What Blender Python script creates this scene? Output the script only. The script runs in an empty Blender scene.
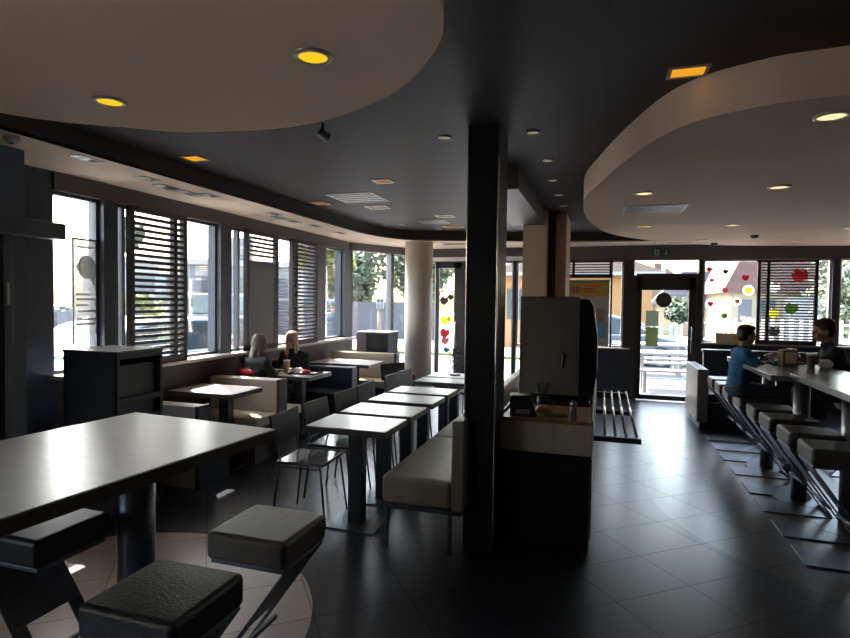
import bpy, bmesh, math, random
from mathutils import Vector, Matrix
random.seed(7)
S = bpy.context.scene
COL = S.collection
PI = math.pi
# ------------------------------------------------------------------ materials
def nt(name):
    m = bpy.data.materials.new(name); m.use_nodes = True
    return m, m.node_tree, m.node_tree.nodes['Principled BSDF']
def mat(name, col, rough=.5, metal=0, spec=.5, noise=0, nscale=8, bump=0, bscale=40, coat=0, emis=None, estr=0, stretch=None):
    m, t, b = nt(name)
    b.inputs['Base Color'].default_value = (*col, 1)
    b.inputs['Roughness'].default_value = rough
    b.inputs['Metallic'].default_value = metal
    b.inputs['Specular IOR Level'].default_value = spec
    b.inputs['Coat Weight'].default_value = coat
    if emis:
        b.inputs['Emission Color'].default_value = (*emis, 1); b.inputs['Emission Strength'].default_value = estr
    if noise or bump:
        tc = t.nodes.new('ShaderNodeTexCoord')
        src = tc.outputs['Object']
        if stretch:
            mp = t.nodes.new('ShaderNodeMapping'); mp.inputs['Scale'].default_value = stretch
            t.links.new(src, mp.inputs[0]); src = mp.outputs[0]
    if noise:
        n = t.nodes.new('ShaderNodeTexNoise'); n.inputs['Scale'].default_value = nscale; n.inputs['Detail'].default_value = 5
        t.links.new(src, n.inputs['Vector'])
        r = t.nodes.new('ShaderNodeValToRGB')
        r.color_ramp.elements[0].position = .3; r.color_ramp.elements[1].position = .7
        r.color_ramp.elements[0].color = (*[c*(1-noise) for c in col], 1)
        r.color_ramp.elements[1].color = (*[min(1, c*(1+noise)) for c in col], 1)
        t.links.new(n.outputs['Fac'], r.inputs[0]); t.links.new(r.outputs[0], b.inputs['Base Color'])
    if bump:
        n = t.nodes.new('ShaderNodeTexNoise'); n.inputs['Scale'].default_value = bscale; n.inputs['Detail'].default_value = 4
        t.links.new(src, n.inputs['Vector'])
        bp = t.nodes.new('ShaderNodeBump'); bp.inputs['Strength'].default_value = bump; bp.inputs['Distance'].default_value = .01
        t.links.new(n.outputs['Fac'], bp.inputs['Height']); t.links.new(bp.outputs[0], b.inputs['Normal'])
    return m
def glass(name, tint=(1, 1, 1), refl=.08):
    m = bpy.data.materials.new(name); m.use_nodes = True; t = m.node_tree
    for n in list(t.nodes): t.nodes.remove(n)
    o = t.nodes.new('ShaderNodeOutputMaterial'); mx = t.nodes.new('ShaderNodeMixShader')
    tr = t.nodes.new('ShaderNodeBsdfTransparent'); gl = t.nodes.new('ShaderNodeBsdfGlossy')
    tr.inputs[0].default_value = (*tint, 1); gl.inputs['Roughness'].default_value = .02
    fr = t.nodes.new('ShaderNodeFresnel'); fr.inputs[0].default_value = 1.35
    ad = t.nodes.new('ShaderNodeMath'); ad.operation = 'MULTIPLY'; ad.inputs[1].default_value = refl*8
    t.links.new(fr.outputs[0], ad.inputs[0]); t.links.new(ad.outputs[0], mx.inputs[0])
    t.links.new(tr.outputs[0], mx.inputs[1]); t.links.new(gl.outputs[0], mx.inputs[2]); t.links.new(mx.outputs[0], o.inputs[0])
    return m
def emit(name, col, s):
    m = bpy.data.materials.new(name); m.use_nodes = True; t = m.node_tree
    for n in list(t.nodes): t.nodes.remove(n)
    o = t.nodes.new('ShaderNodeOutputMaterial'); e = t.nodes.new('ShaderNodeEmission')
    e.inputs[0].default_value = (*col, 1); e.inputs[1].default_value = s
    t.links.new(e.outputs[0], o.inputs[0]); return m
def translucent(name, col, f=.5, tp=.0):
    m = bpy.data.materials.new(name); m.use_nodes = True; t = m.node_tree
    b = t.nodes['Principled BSDF']; o = t.nodes['Material Output']
    b.inputs['Base Color'].default_value = (*col, 1); b.inputs['Roughness'].default_value = .7
    tl = t.nodes.new('ShaderNodeBsdfTranslucent'); tl.inputs[0].default_value = (*col, 1)
    mx = t.nodes.new('ShaderNodeMixShader'); mx.inputs[0].default_value = f
    t.links.new(b.outputs[0], mx.inputs[1]); t.links.new(tl.outputs[0], mx.inputs[2])
    tr = t.nodes.new('ShaderNodeBsdfTransparent'); m2 = t.nodes.new('ShaderNodeMixShader'); m2.inputs[0].default_value = tp
    t.links.new(mx.outputs[0], m2.inputs[1]); t.links.new(tr.outputs[0], m2.inputs[2]); t.links.new(m2.outputs[0], o.inputs[0])
    return m

def floor_material():
    m, t, b = nt('slate_tiles')
    N = t.nodes; L = t.links
    tc = N.new('ShaderNodeTexCoord'); mp = N.new('ShaderNodeMapping')
    mp.inputs['Rotation'].default_value = (0, 0, math.radians(-38.5)); mp.inputs['Location'].default_value = (.03, -.0, 0)
    L.new(tc.outputs['Object'], mp.inputs[0])
    br = N.new('ShaderNodeTexBrick'); br.offset = 0; br.inputs['Scale'].default_value = 1
    br.inputs['Brick Width'].default_value = .53; br.inputs['Row Height'].default_value = .41
    br.inputs['Mortar Size'].default_value = .003; br.inputs['Mortar Smooth'].default_value = .1
    br.inputs['Color1'].default_value = (1, 1, 1, 1); br.inputs['Color2'].default_value = (.82, .82, .82, 1); br.inputs['Mortar'].default_value = (.4, .4, .4, 1)
    L.new(mp.outputs[0], br.inputs['Vector'])
    no = N.new('ShaderNodeTexNoise'); no.inputs['Scale'].default_value = 3; no.inputs['Detail'].default_value = 3; no.inputs['Roughness'].default_value = .4
    L.new(mp.outputs[0], no.inputs['Vector'])
    nm = N.new('ShaderNodeMath'); nm.operation = 'MULTIPLY_ADD'; nm.inputs[1].default_value = .3; nm.inputs[2].default_value = .35; L.new(no.outputs['Fac'], nm.inputs[0])
    # round inlays of pale tile
    sep = N.new('ShaderNodeSeparateXYZ'); L.new(tc.outputs['Object'], sep.inputs[0])
    def disc(cx, cy, rx, ry):
        def sub(o, c, r):
            a = N.new('ShaderNodeMath'); a.operation = 'SUBTRACT'; a.inputs[1].default_value = c; L.new(o, a.inputs[0])
            d = N.new('ShaderNodeMath'); d.operation = 'DIVIDE'; d.inputs[1].default_value = r; L.new(a.outputs[0], d.inputs[0])
            p = N.new('ShaderNodeMath'); p.operation = 'POWER'; p.inputs[1].default_value = 2; L.new(d.outputs[0], p.inputs[0]); return p
        a = sub(sep.outputs[0], cx, rx); c = sub(sep.outputs[1], cy, ry)
        s = N.new('ShaderNodeMath'); s.operation = 'ADD'; L.new(a.outputs[0], s.inputs[0]); L.new(c.outputs[0], s.inputs[1])
        l = N.new('ShaderNodeMath'); l.operation = 'LESS_THAN'; l.inputs[1].default_value = 1; L.new(s.outputs[0], l.inputs[0]); return l
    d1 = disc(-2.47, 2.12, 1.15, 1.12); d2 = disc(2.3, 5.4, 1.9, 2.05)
    base = N.new('ShaderNodeMix'); base.data_type = 'RGBA'
    base.inputs[6].default_value = (.014, .018, .026, 1); base.inputs[7].default_value = (.028, .032, .042, 1)
    L.new(nm.outputs[0], base.inputs[0])
    m1 = N.new('ShaderNodeMix'); m1.data_type = 'RGBA'; m1.inputs[7].default_value = (.62, .57, .52, 1)
    L.new(d1.outputs[0], m1.inputs[0]); L.new(base.outputs[2], m1.inputs[6])
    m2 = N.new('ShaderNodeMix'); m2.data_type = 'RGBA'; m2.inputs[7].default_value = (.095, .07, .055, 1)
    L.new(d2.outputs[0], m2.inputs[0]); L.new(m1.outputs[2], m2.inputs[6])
    mu = N.new('ShaderNodeMix'); mu.data_type = 'RGBA'; mu.blend_type = 'MULTIPLY'; mu.inputs[0].default_value = 1
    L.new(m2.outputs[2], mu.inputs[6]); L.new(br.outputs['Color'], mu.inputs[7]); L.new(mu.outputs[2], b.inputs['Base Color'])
    mr = N.new('ShaderNodeMapRange'); mr.inputs[3].default_value = .22; mr.inputs[4].default_value = .38
    L.new(nm.outputs[0], mr.inputs[0]); L.new(mr.outputs[0], b.inputs['Roughness'])
    rm = N.new('ShaderNodeMix'); rm.data_type = 'FLOAT'; L.new(br.outputs['Fac'], rm.inputs[0]); L.new(mr.outputs[0], rm.inputs[2]); rm.inputs[3].default_value = .55
    L.new(rm.outputs[0], b.inputs['Roughness'])
    sm = N.new('ShaderNodeMapRange'); sm.inputs[3].default_value = .5; sm.inputs[4].default_value = .3; L.new(br.outputs['Fac'], sm.inputs[0]); L.new(sm.outputs[0], b.inputs['Specular IOR Level'])
    return m
def dark_ceiling_material():
    m, t, b = nt('dark_ceiling_panels'); N = t.nodes; L = t.links
    tc = N.new('ShaderNodeTexCoord'); br = N.new('ShaderNodeTexBrick'); br.offset = 0; br.inputs['Scale'].default_value = 1
    br.inputs['Brick Width'].default_value = .6; br.inputs['Row Height'].default_value = .6; br.inputs['Mortar Size'].default_value = .006
    br.inputs['Color1'].default_value = (.025, .0165, .0145, 1); br.inputs['Color2'].default_value = (.021, .014, .012, 1); br.inputs['Mortar'].default_value = (.010, .008, .008, 1)
    L.new(tc.outputs['Object'], br.inputs['Vector']); L.new(br.outputs['Color'], b.inputs['Base Color'])
    b.inputs['Roughness'].default_value = .6
    return m
def brick_material(name, c1, c2, mo, w, h):
    m, t, b = nt(name); N = t.nodes; L = t.links
    tc = N.new('ShaderNodeTexCoord'); mp = N.new('ShaderNodeMapping'); mp.inputs['Rotation'].default_value = (PI/2, 0, 0)
    br = N.new('ShaderNodeTexBrick'); br.inputs['Scale'].default_value = 1; br.inputs['Brick Width'].default_value = w; br.inputs['Row Height'].default_value = h
    br.inputs['Mortar Size'].default_value = .02
    for k, c in (('Color1', c1), ('Color2', c2), ('Mortar', mo)): br.inputs[k].default_value = (*c, 1)
    L.new(tc.outputs['Object'], mp.inputs[0]); L.new(mp.outputs[0], br.inputs['Vector']); L.new(br.outputs['Color'], b.inputs['Base Color']); b.inputs['Roughness'].default_value = .9
    return m

EXPO = 2.38
LK = 1/2**EXPO
M = dict(
    floor=floor_material(), dceil=dark_ceiling_material(),
    beige=mat('beige_plaster', (.72, .52, .36), .75, noise=.04, nscale=2),
    strip=mat('pale_soffit_plaster', (.72, .58, .44), .8, noise=.04, nscale=2),
    wallbrown=mat('brown_wall_panel', (.07, .052, .046), .5, noise=.15, nscale=4),
    walldark=mat('dark_wall_panel', (.035, .045, .07), .35, noise=.2, nscale=3),
    header=mat('taupe_header_panel', (.115, .10, .10), .7),
    post=mat('blue_grey_frame', (.075, .085, .105), .35, spec=.5),
    frame=mat('dark_bronze_frame', (.035, .032, .034), .4),
    white=mat('white_paint', (.75, .75, .74), .5),
    whiteframe=mat('white_thin_frame', (.7, .7, .72), .4),
    sill=mat('pale_sill', (.42, .38, .34), .4),
    glass=glass('window_glass'), tint=glass('tinted_glass', (.55, .6, .7), .12),
    louvre=mat('espresso_louvre', (.045, .034, .032), .5, noise=.2, nscale=20, stretch=(1, 1, 8)),
    wood=mat('dark_stained_wood', (.014, .014, .018), .4, spec=.25, noise=.35, nscale=14, stretch=(6, 6, .35), bump=.15, bscale=60),
    navy=mat('navy_laminate', (.022, .028, .042), .45, noise=.1, nscale=5),
    slate=mat('slate_laminate', (.10, .125, .17), .5, noise=.08, nscale=5),
    top=mat('grey_laminate_tabletop', (.74, .72, .72), .30, spec=1.0, noise=.06, nscale=3, stretch=(1, 6, 1)),
    topedge=mat('tabletop_edge_band', (.075, .068, .068), .4),
    bartop=mat('grey_stone_bar_top', (.15, .155, .17), .22, spec=.6, noise=.1, nscale=6),
    steel=mat('brushed_steel', (.32, .33, .36), .35, 1, noise=.1, nscale=30, stretch=(1, 1, .1)),
    darksteel=mat('dark_brushed_steel', (.15, .165, .20), .36, .85, noise=.15, nscale=30, stretch=(1, 1, .1)),
    chrome=mat('chrome', (.8, .8, .82), .18, 1),
    black=mat('black_plastic', (.012, .012, .016), .45, spec=.35),
    kiosk=mat('screen_reflection_grey', (.32, .30, .265), .15, coat=.4), edge=mat('edge_metal', (.5, .5, .52), .3, .5),  # kiosk: grey of the reflected room put into the dark screen's base colour
    blackgloss=mat('black_gloss', (.012, .012, .015), .22, coat=.3),
    bleather=mat('black_leather', (.026, .031, .042), .32, bump=.35, bscale=110),
    gleather=mat('grey_brown_leather', (.15, .132, .12), .34, bump=.3, bscale=110),
    brleather=mat('brown_leather', (.060, .050, .046), .38, bump=.3, bscale=110),
    cream=mat('cream_vinyl', (.56, .49, .38), .45, noise=.06, nscale=4, bump=.1, bscale=60),
    creamgrey=mat('grey_cream_vinyl', (.50, .45, .37), .5, noise=.05, nscale=4, bump=.1, bscale=60),
    woodtan=mat('honey_wood', (.42, .24, .11), .45, noise=.25, nscale=10, stretch=(1, 8, 1)),
    counterf=mat('beige_laminate', (.68, .60, .48), .5, noise=.06, nscale=3, stretch=(8, 1, .4)),
    greyvinyl=mat('grey_vinyl', (.22, .20, .18), .4),
    skin=mat('skin', (.36, .20, .14), .55), 
    hairgrey=mat('ash_blonde_hair', (.16, .12, .085), .5, noise=.3, nscale=60, stretch=(6, 6, .4)),
    hairblond=mat('light_blonde_hair', (.40, .27, .16), .45, noise=.3, nscale=60, stretch=(6, 6, .4)),
    hairdark=mat('dark_brown_hair', (.018, .012, .009), .5, noise=.3, nscale=60),
    red=mat('red_fabric', (.55, .02, .03), .7), redp=mat('red_paper', (.6, .03, .04), .5),
    darkshirt=mat('dark_fabric', (.018, .018, .024), .85, noise=.2, nscale=12, bump=.3, bscale=14),
    olive=mat('olive_fabric', (.03, .03, .028), .85, noise=.2, nscale=12, bump=.3, bscale=14),
    blue=mat('blue_fabric', (.012, .10, .24), .8, noise=.3, nscale=14, bump=.5, bscale=14),
    jeans=mat('denim', (.03, .035, .06), .85, noise=.2, nscale=20),
    paper=mat('white_paper', (.8, .8, .78), .6), kraft=mat('kraft_paper', (.17, .115, .075), .8, noise=.1),
    cupm=mat('cup_paper', (.62, .48, .36), .6),
    paving=mat('pale_paving', (.11, .11, .115), .85, noise=.06, nscale=1),
    asphalt=mat('asphalt', (.23, .23, .24), .9, noise=.08, nscale=2),
    grass=mat('lawn', (.09, .12, .035), .95, noise=.3, nscale=3, bump=.6, bscale=30),
    leaf=mat('leaf_green', (.065, .085, .045), .8, noise=.5, nscale=3),
    leafy=mat('leaf_yellow_green', (.16, .18, .05), .8, noise=.4, nscale=3),
    bark=mat('bark', (.10, .07, .05), .9),
    carw=mat('white_car_paint', (.20, .235, .25), .25, coat=.6), cardark=mat('dark_car_paint', (.07, .08, .10), .3, coat=.6),
    rubber=mat('rubber', (.02, .02, .02), .8), carglass=mat('car_glass', (.05, .075, .085), .1),
    light=mat('red_lens', (.5, .04, .04), .3),
    render=mat('pale_render', (.24, .24, .24), .9, noise=.05, nscale=1), orange=mat('orange_render', (.30, .155, .06), .9, noise=.05, nscale=1),
    yellowr=mat('cream_render', (.26, .23, .15), .9), 
    brickroof=brick_material('brown_roof_tiles', (.12, .065, .055), (.09, .05, .042), (.08, .05, .045), .35, .25),
    greyroof=brick_material('slate_roof_tiles', (.13, .13, .15), (.10, .10, .12), (.06, .06, .07), .35, .25),
    rooftan=mat('tan_roof', (.14, .10, .08), .8),
    fencem=mat('grey_fence', (.075, .075, .085), .8, noise=.1), fencew=mat('pale_fence', (.55, .50, .40), .8),
    metalw=mat('pale_painted_metal', (.26, .26, .26), .4),
    lampy=emit('yellow_lamp', (1, .62, .02), 1.0*LK), lampo=emit('amber_lamp', (1, .42, .02), .9*LK), lampw=emit('warm_white_lamp', (1, .80, .42), 1.3*LK),
    lampd=emit('dim_lamp', (.9, .8, .65), .3*LK), lampdo=emit('dim_amber_lamp', (.9, .42, .16), .35*LK),
    ring=mat('lamp_ring', (.42, .36, .28), .35, .3),
    ventm=mat('vent_plate', (.30, .28, .26), .4, .4), ventdark=mat('vent_slot', (.06, .055, .05), .6),
    green=mat('sign_green', (.01, .09, .05), .5), signw=mat('sign_pictogram', (.45, .6, .5), .5),
    yellow=mat('yellow_print', (.45, .30, .04), .5), sky_print=mat('blue_print', (.05, .22, .40), .5), orangep=mat('orange_print', (.7, .3, .04), .5),
    stk_w=translucent('sticker_white', (.85, .85, .83), .5), stk_r=translucent('sticker_red', (.45, .05, .07), .5), stk_y=translucent('sticker_yellow', (.75, .72, .10), .6),
    stk_g=translucent('sticker_green', (.16, .3, .05), .5), stk_t=translucent('sticker_teal', (.02, .22, .24), .5), stk_k=translucent('sticker_black', (.05, .05, .06), .2),
    stk_p=translucent('sticker_pink', (.5, .18, .17), .5),
    poster_t=translucent('printed_film', (.30, .30, .29), .5, .35), poster_g=translucent('printed_film_grey', (.24, .24, .23), .5, .35),
    poster_back=translucent('poster_back', (.19, .185, .18), .4), stk_green2=translucent('notice_green', (.22, .25, .15), .5), notice=translucent('notice_grey', (.26, .30, .25), .5),
    disc_brown=mat('brown_disc', (.07, .05, .035), .7),
)
# ------------------------------------------------------------------ geometry helpers
def BM(): return bmesh.new()
def bx(bm, x0, x1, y0, y1, z0, z1, rot=None, at=None):
    vs = [bm.verts.new(v) for v in ((x0,y0,z0),(x1,y0,z0),(x1,y1,z0),(x0,y1,z0),(x0,y0,z1),(x1,y0,z1),(x1,y1,z1),(x0,y1,z1))]
    for f in ((3,2,1,0),(4,5,6,7),(0,1,5,4),(1,2,6,5),(2,3,7,6),(3,0,4,7)): bm.faces.new([vs[i] for i in f])
    if rot is not None: bmesh.ops.transform(bm, matrix=rot, verts=vs)
    return vs
def basis(d):
    d = Vector(d).normalized(); a = Vector((0,0,1)) if abs(d.z) < .95 else Vector((1,0,0))
    u = d.cross(a).normalized(); return u, d.cross(u).normalized()
def ring(bm, c, u, v, r, n, r2=None):
    r2 = r if r2 is None else r2
    return [bm.verts.new(Vector(c) + u*(r*math.cos(2*PI*i/n)) + v*(r2*math.sin(2*PI*i/n))) for i in range(n)]
def skinr(bm, rings, cap=True):
    n = len(rings[0])
    for a, b in zip(rings, rings[1:]):
        for i in range(n): bm.faces.new((a[i], a[(i+1)%n], b[(i+1)%n], b[i]))
    if cap:
        bm.faces.new(rings[0][::-1]); bm.faces.new(rings[-1])
def cyl(bm, p0, p1, r0, r1=None, n=16):
    r1 = r0 if r1 is None else r1
    u, v = basis(Vector(p1)-Vector(p0)); skinr(bm, [ring(bm, p0, u, v, r0, n), ring(bm, p1, u, v, r1, n)])
def tube(bm, pts, r, n=8, closed=False):
    pts = [Vector(p) for p in pts]; rs = []; u = None
    for i, p in enumerate(pts):
        a = pts[max(i-1,0)] if not closed else pts[i-1]; b = pts[min(i+1,len(pts)-1)] if not closed else pts[(i+1)%len(pts)]
        d = (b-a).normalized()
        if u is None: u, v = basis(d)
        else:
            u = (u - d*u.dot(d)).normalized(); v = d.cross(u).normalized()
        rs.append(ring(bm, p, u, v, r, n))
    if closed:
        rs.append(rs[0]); skinr(bm, rs, False)
    else: skinr(bm, rs)
def lathe(bm, prof, c=(0,0,0), n=24, cap=True):
    X, Y = Vector((1,0,0)), Vector((0,1,0))
    skinr(bm, [ring(bm, (c[0],c[1],c[2]+z), X, Y, r, n) for r, z in prof], cap)
def ell(bm, c, r, mat4=None, seg=20, rings=12):
    M4 = Matrix.Translation(Vector(c)) @ (mat4 or Matrix()) @ Matrix.Diagonal((*r, 1))
    bmesh.ops.create_uvsphere(bm, u_segments=seg, v_segments=rings, radius=1, matrix=M4)
def cap(bm, a, b, ra, rb=None, n=14):
    rb = ra if rb is None else rb
    cyl(bm, a, b, ra, rb, n)
    for p, r in ((a, ra), (b, rb)): bmesh.ops.create_uvsphere(bm, u_segments=n, v_segments=8, radius=r, matrix=Matrix.Translation(Vector(p)))
def prism(bm, pts, axis, a, b):
    def mk(p, t):
        return {'x': (t, p[0], p[1]), 'y': (p[0], t, p[1]), 'z': (p[0], p[1], t)}[axis]
    A = [bm.verts.new(mk(p, a)) for p in pts]; B = [bm.verts.new(mk(p, b)) for p in pts]
    bm.faces.new(A[::-1]); bm.faces.new(B)
    n = len(pts)
    for i in range(n): bm.faces.new((A[i], A[(i+1)%n], B[(i+1)%n], B[i]))
def obj(name, bm, m, parent=None, bevel=0, smooth=False, label=None, remesh=0, seg=2):
    bmesh.ops.recalc_face_normals(bm, faces=bm.faces[:])
    me = bpy.data.meshes.new(name); bm.to_mesh(me); bm.free()
    me.materials.append(M[m] if isinstance(m, str) else m)
    o = bpy.data.objects.new(name, me); COL.objects.link(o)
    if parent: o.parent = parent
    if smooth:
        for p in me.polygons: p.use_smooth = True
    if remesh:
        md = o.modifiers.new('remesh', 'REMESH'); md.mode = 'VOXEL'; md.voxel_size = remesh; md.use_smooth_shade = True
        s = o.modifiers.new('smooth', 'SMOOTH'); s.factor = .6; s.iterations = 5
    if bevel:
        b = o.modifiers.new('bevel', 'BEVEL'); b.width = bevel; b.segments = seg; b.limit_method = 'ANGLE'; b.angle_limit = math.radians(40)
        for p in me.polygons: p.use_smooth = True
        w = o.modifiers.new('wn', 'WEIGHTED_NORMAL')
    if label: o['label'] = label
    return o
def box(name, b, m, parent=None, bevel=0, **k):
    bm = BM(); bx(bm, *b); return obj(name, bm, m, parent, bevel, **k)
def tag(o, label, cat, group=None):
    o['label'] = label; o['category'] = cat
    if group: o['group'] = group
    return o
def thing(name, label, cat, loc=(0,0,0), rz=0, group=None):
    o = bpy.data.objects.new(name, None); COL.objects.link(o); o.empty_display_size = .1
    o.location = loc; o.rotation_euler = (0,0,rz); return tag(o, label, cat, group)
def struct(o, label=None):
    o['kind'] = 'structure'
    if label: o['label'] = label
    return o
def sempty(name, label=None):
    o = bpy.data.objects.new(name, None); COL.objects.link(o); return struct(o, label)
def dup(root, loc, rz=None, label=None, group=None):
    r = root.copy(); COL.objects.link(r); r.location = loc
    if rz is not None: r.rotation_euler = (0,0,rz)
    if label: r['label'] = label
    if group: r['group'] = group
    for ch in list(root.children):
        c = ch.copy(); COL.objects.link(c); c.parent = r
        for g in list(ch.children):
            d = g.copy(); COL.objects.link(d); d.parent = c
    return r
XL, YB = -4.15, 10.2
SILL, HEAD, SOF, CEIL = 1.02, 2.49, 2.635, 2.79
# ------------------------------------------------------------------ shell
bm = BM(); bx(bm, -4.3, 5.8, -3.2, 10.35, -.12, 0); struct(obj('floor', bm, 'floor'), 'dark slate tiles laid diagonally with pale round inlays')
bm = BM(); prism(bm, [(-4.3,-3.2),(5.8,-3.2),(5.8,10.35),(-3.5,10.35),(-4.3,8.8)], 'z', CEIL, 3.1); struct(obj('ceiling', bm, 'dceil'), 'dark panelled ceiling')
# lowered pale perimeter strip
def arc(cx, cy, r, a0, a1, n=10): return [(cx+r*math.cos(math.radians(a0+(a1-a0)*i/n)), cy+r*math.sin(math.radians(a0+(a1-a0)*i/n))) for i in range(n+1)]
inner = [(-3.42,-3.1),(-3.42,7.3)] + [( -3.42+.62*(1-math.cos(t)) , 7.3+1.45*math.sin(t)) for t in [PI/2*i/10 for i in range(1,11)]] + [(-2.2,8.95),(-.6,9.42),(.6,9.55),(5.6,9.6)]
outer = [(5.6,YB),(-3.45,YB),(XL,8.77),(XL,-3.1)]
bm = BM(); prism(bm, inner+outer, 'z', SOF, SOF+.02); o = struct(obj('trim_1', bm, 'strip'), 'pale plaster ceiling strip following the windows')
bm = BM()
prism(bm, inner+[(p[0]-.015 if i < 12 else p[0], p[1]+.015) for i, p in list(enumerate(inner))[::-1]], 'z', SOF+.001, CEIL); struct(obj('trim_2', bm, 'dceil'), 'dark edge of the lowered ceiling strip')
# oval lowered ceilings
def smoothclosed(pts, n=8):
    out = []; k = len(pts)
    for i in range(k):
        p0, p1, p2, p3 = [Vector(pts[(i+j-1)%k]) for j in range(4)]
        for s in range(n):
            t = s/n; out.append(tuple(.5*((2*p1)+(-p0+p2)*t+(2*p0-5*p1+4*p2-p3)*t*t+(-p0+3*p1-3*p2+p3)*t**3)))
    return out
ld = smoothclosed([(-3.07,2.18),(-2.6,2.58),(-2.28,2.75),(-1.64,2.8),(-1.05,2.55),(-.69,2.18),(-.53,1.82),(-.5,1.2),(-.75,.45),(-1.5,-.1),(-2.5,-.1),(-3.1,.5),(-3.35,1.3)])
bm = BM(); prism(bm, ld, 'z', 2.62, CEIL+.01); struct(obj('trim_3', bm, 'beige', smooth=False), 'large beige rounded lowered ceiling over the near left table')
rd = smoothclosed([(.99,2.93),(.65,3.0),(.38,3.2),(.19,3.65),(-.03,4.5),(-.19,5.4),(-.15,6.8),(.19,8.15),(1.2,9.45),(2.6,10.0),(4.2,10.1),(5.3,9.0),(5.5,6.5),(5.0,4.2),(3.6,3.1),(2.2,2.85)])
rd = [(x, min(y, 10.17)) for x, y in rd]
bm = BM(); prism(bm, rd, 'z', 2.575, CEIL+.01); struct(obj('trim_4', bm, 'beige'), 'large beige oval lowered ceiling over the bar tables')
# ---- left wall: solid part, header, sill wall, piers
w = sempty('wall_left', 'dark window wall on the left')
bm = BM(); bx(bm, XL-.15, XL, 0, 3.34, 0, 2.9); bx(bm, XL-.15, XL, -3.2, 0, 0, .5); bx(bm, XL-.15, XL, -3.2, 0, 2.45, 2.9); obj('solid_panel', bm, 'walldark', w)
bm = BM(); bx(bm, XL-.065, XL-.058, -3.2, 0, .5, 2.45); obj('pane', bm, 'glass', w)  # unseen near window, added to bring light into the foreground
bm = BM()
for y in (-2.0,): bx(bm, XL-.12, XL-.02, y-.05, y+.05, .5, 2.45)
obj('mullion', bm, 'post', w)  # bar of that added window
bm = BM(); bx(bm, XL-.15, XL, 3.34, 8.8, 0, SILL-.03); obj('sill_wall', bm, 'wallbrown', w)
bm = BM(); bx(bm, XL-.15, XL+.02, 3.34, 8.8, HEAD, 2.9); obj('header', bm, 'header', w)
bm = BM(); bx(bm, XL-.16, XL+.17, 3.3, 8.75, SILL-.03, SILL+.005); obj('window_sill', bm, 'sill', w, .006)
for a, b in ((3.79,3.94),(5.345,5.54),(7.60,7.86),(8.53,8.80)):
    bm = BM(); bx(bm, XL-.15, XL+.03, a, b, SILL, HEAD); obj('pier', bm, 'post', w, .006)
def window_left(n, a, b, mull, label):
    r = sempty('window_%d' % n, label)
    bm = BM(); f = .028
    for (p, q, s, t) in ((a,b,SILL+.005,SILL+.005+f),(a,b,HEAD-f,HEAD),(a,a+f,SILL,HEAD),(b-f,b,SILL,HEAD)): bx(bm, XL-.09, XL-.03, p, q, s, t)
    for y in mull: bx(bm, XL-.09, XL-.03, y-.02, y+.02, SILL, HEAD)
    obj('window_frame', bm, 'post', r)
    bm = BM(); bx(bm, XL-.065, XL-.058, a, b, SILL, HEAD); obj('pane', bm, 'glass', r)
window_left(1, 3.34, 3.79, [], 'first window from the left'); window_left(2, 3.955, 5.345, [4.05], 'window behind the nearest slatted screen')
window_left(3, 5.54, 7.60, [5.75, 6.60], 'window behind the two far slatted screens'); window_left(4, 7.86, 8.53, [], 'narrow window near the far left corner')
# chamfered corner window
A, B = Vector((XL, 8.77)), Vector((-3.45, 10.2)); dv = (B-A); Lc = dv.length; dn = dv.normalized(); ang = math.atan2(dn.y, dn.x)
Rc = Matrix.Translation((A.x, A.y, 0)) @ Matrix.Rotation(ang, 4, 'Z')
w5 = sempty('wall_corner', 'angled wall with a tall window in the far left corner')
bm = BM(); bx(bm, 0, Lc, 0, .12, 0, .45, Rc); obj('sill_wall', bm, 'wallbrown', w5)
bm = BM(); bx(bm, 0, Lc, -.04, .12, HEAD+.015, 2.9, Rc); obj('blind_box', bm, 'header', w5)
bm = BM(); bx(bm, -.05, .06, -.02, .12, .4, 2.5, Rc); bx(bm, Lc*.60, Lc*.60+.07, -.02, .12, .4, 2.5, Rc); obj('mullion', bm, 'post', w5)
bm = BM(); bx(bm, 0, Lc, .05, .057, .45, 2.48, Rc); obj('pane', bm, 'glass', w5)
# ---- back wall
w = sempty('wall_back', 'back wall with door, windows and screens')
HB = 2.385
bm = BM(); bx(bm, -3.45, 5.7, YB, YB+.15, HB, 2.9); obj('header', bm, 'header', w)
bm = BM(); bx(bm, -3.35, -1.0, YB-.035, YB, 2.40, 2.475); obj('white_rail', bm, 'white', w)
bm = BM(); bx(bm, -.62, .45, YB, YB+.15, 0, .86); obj('sill_wall', bm, 'navy', w)
bm = BM(); bx(bm, 1.56, 5.7, YB, YB+.15, 0, 1.01); obj('sill_wall', bm, 'navy', w)
bm = BM(); bx(bm, 1.56, 5.7, YB-.12, YB+.16, 1.0, 1.03); obj('window_sill', bm, 'sill', w, .005)
bm = BM(); bx(bm, -.62, .45, YB-.08, YB+.16, .86, .885); obj('window_sill', bm, 'sill', w, .005)
for a, b, z0 in ((-3.55,-3.38,0),(-2.53,-2.44,0),(-1.56,-1.50,0),(-1.0,-.62,0),(.12,.15,.88),(.33,.50,0),(1.50,1.57,0),(3.38,3.48,1.03),(5.3,5.7,1.03)):
    bm = BM(); bx(bm, a, b, YB-.02, YB+.13, z0, HB); obj('post', bm, 'post' if z0 == 1.03 else 'frame', w, .004)
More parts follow.
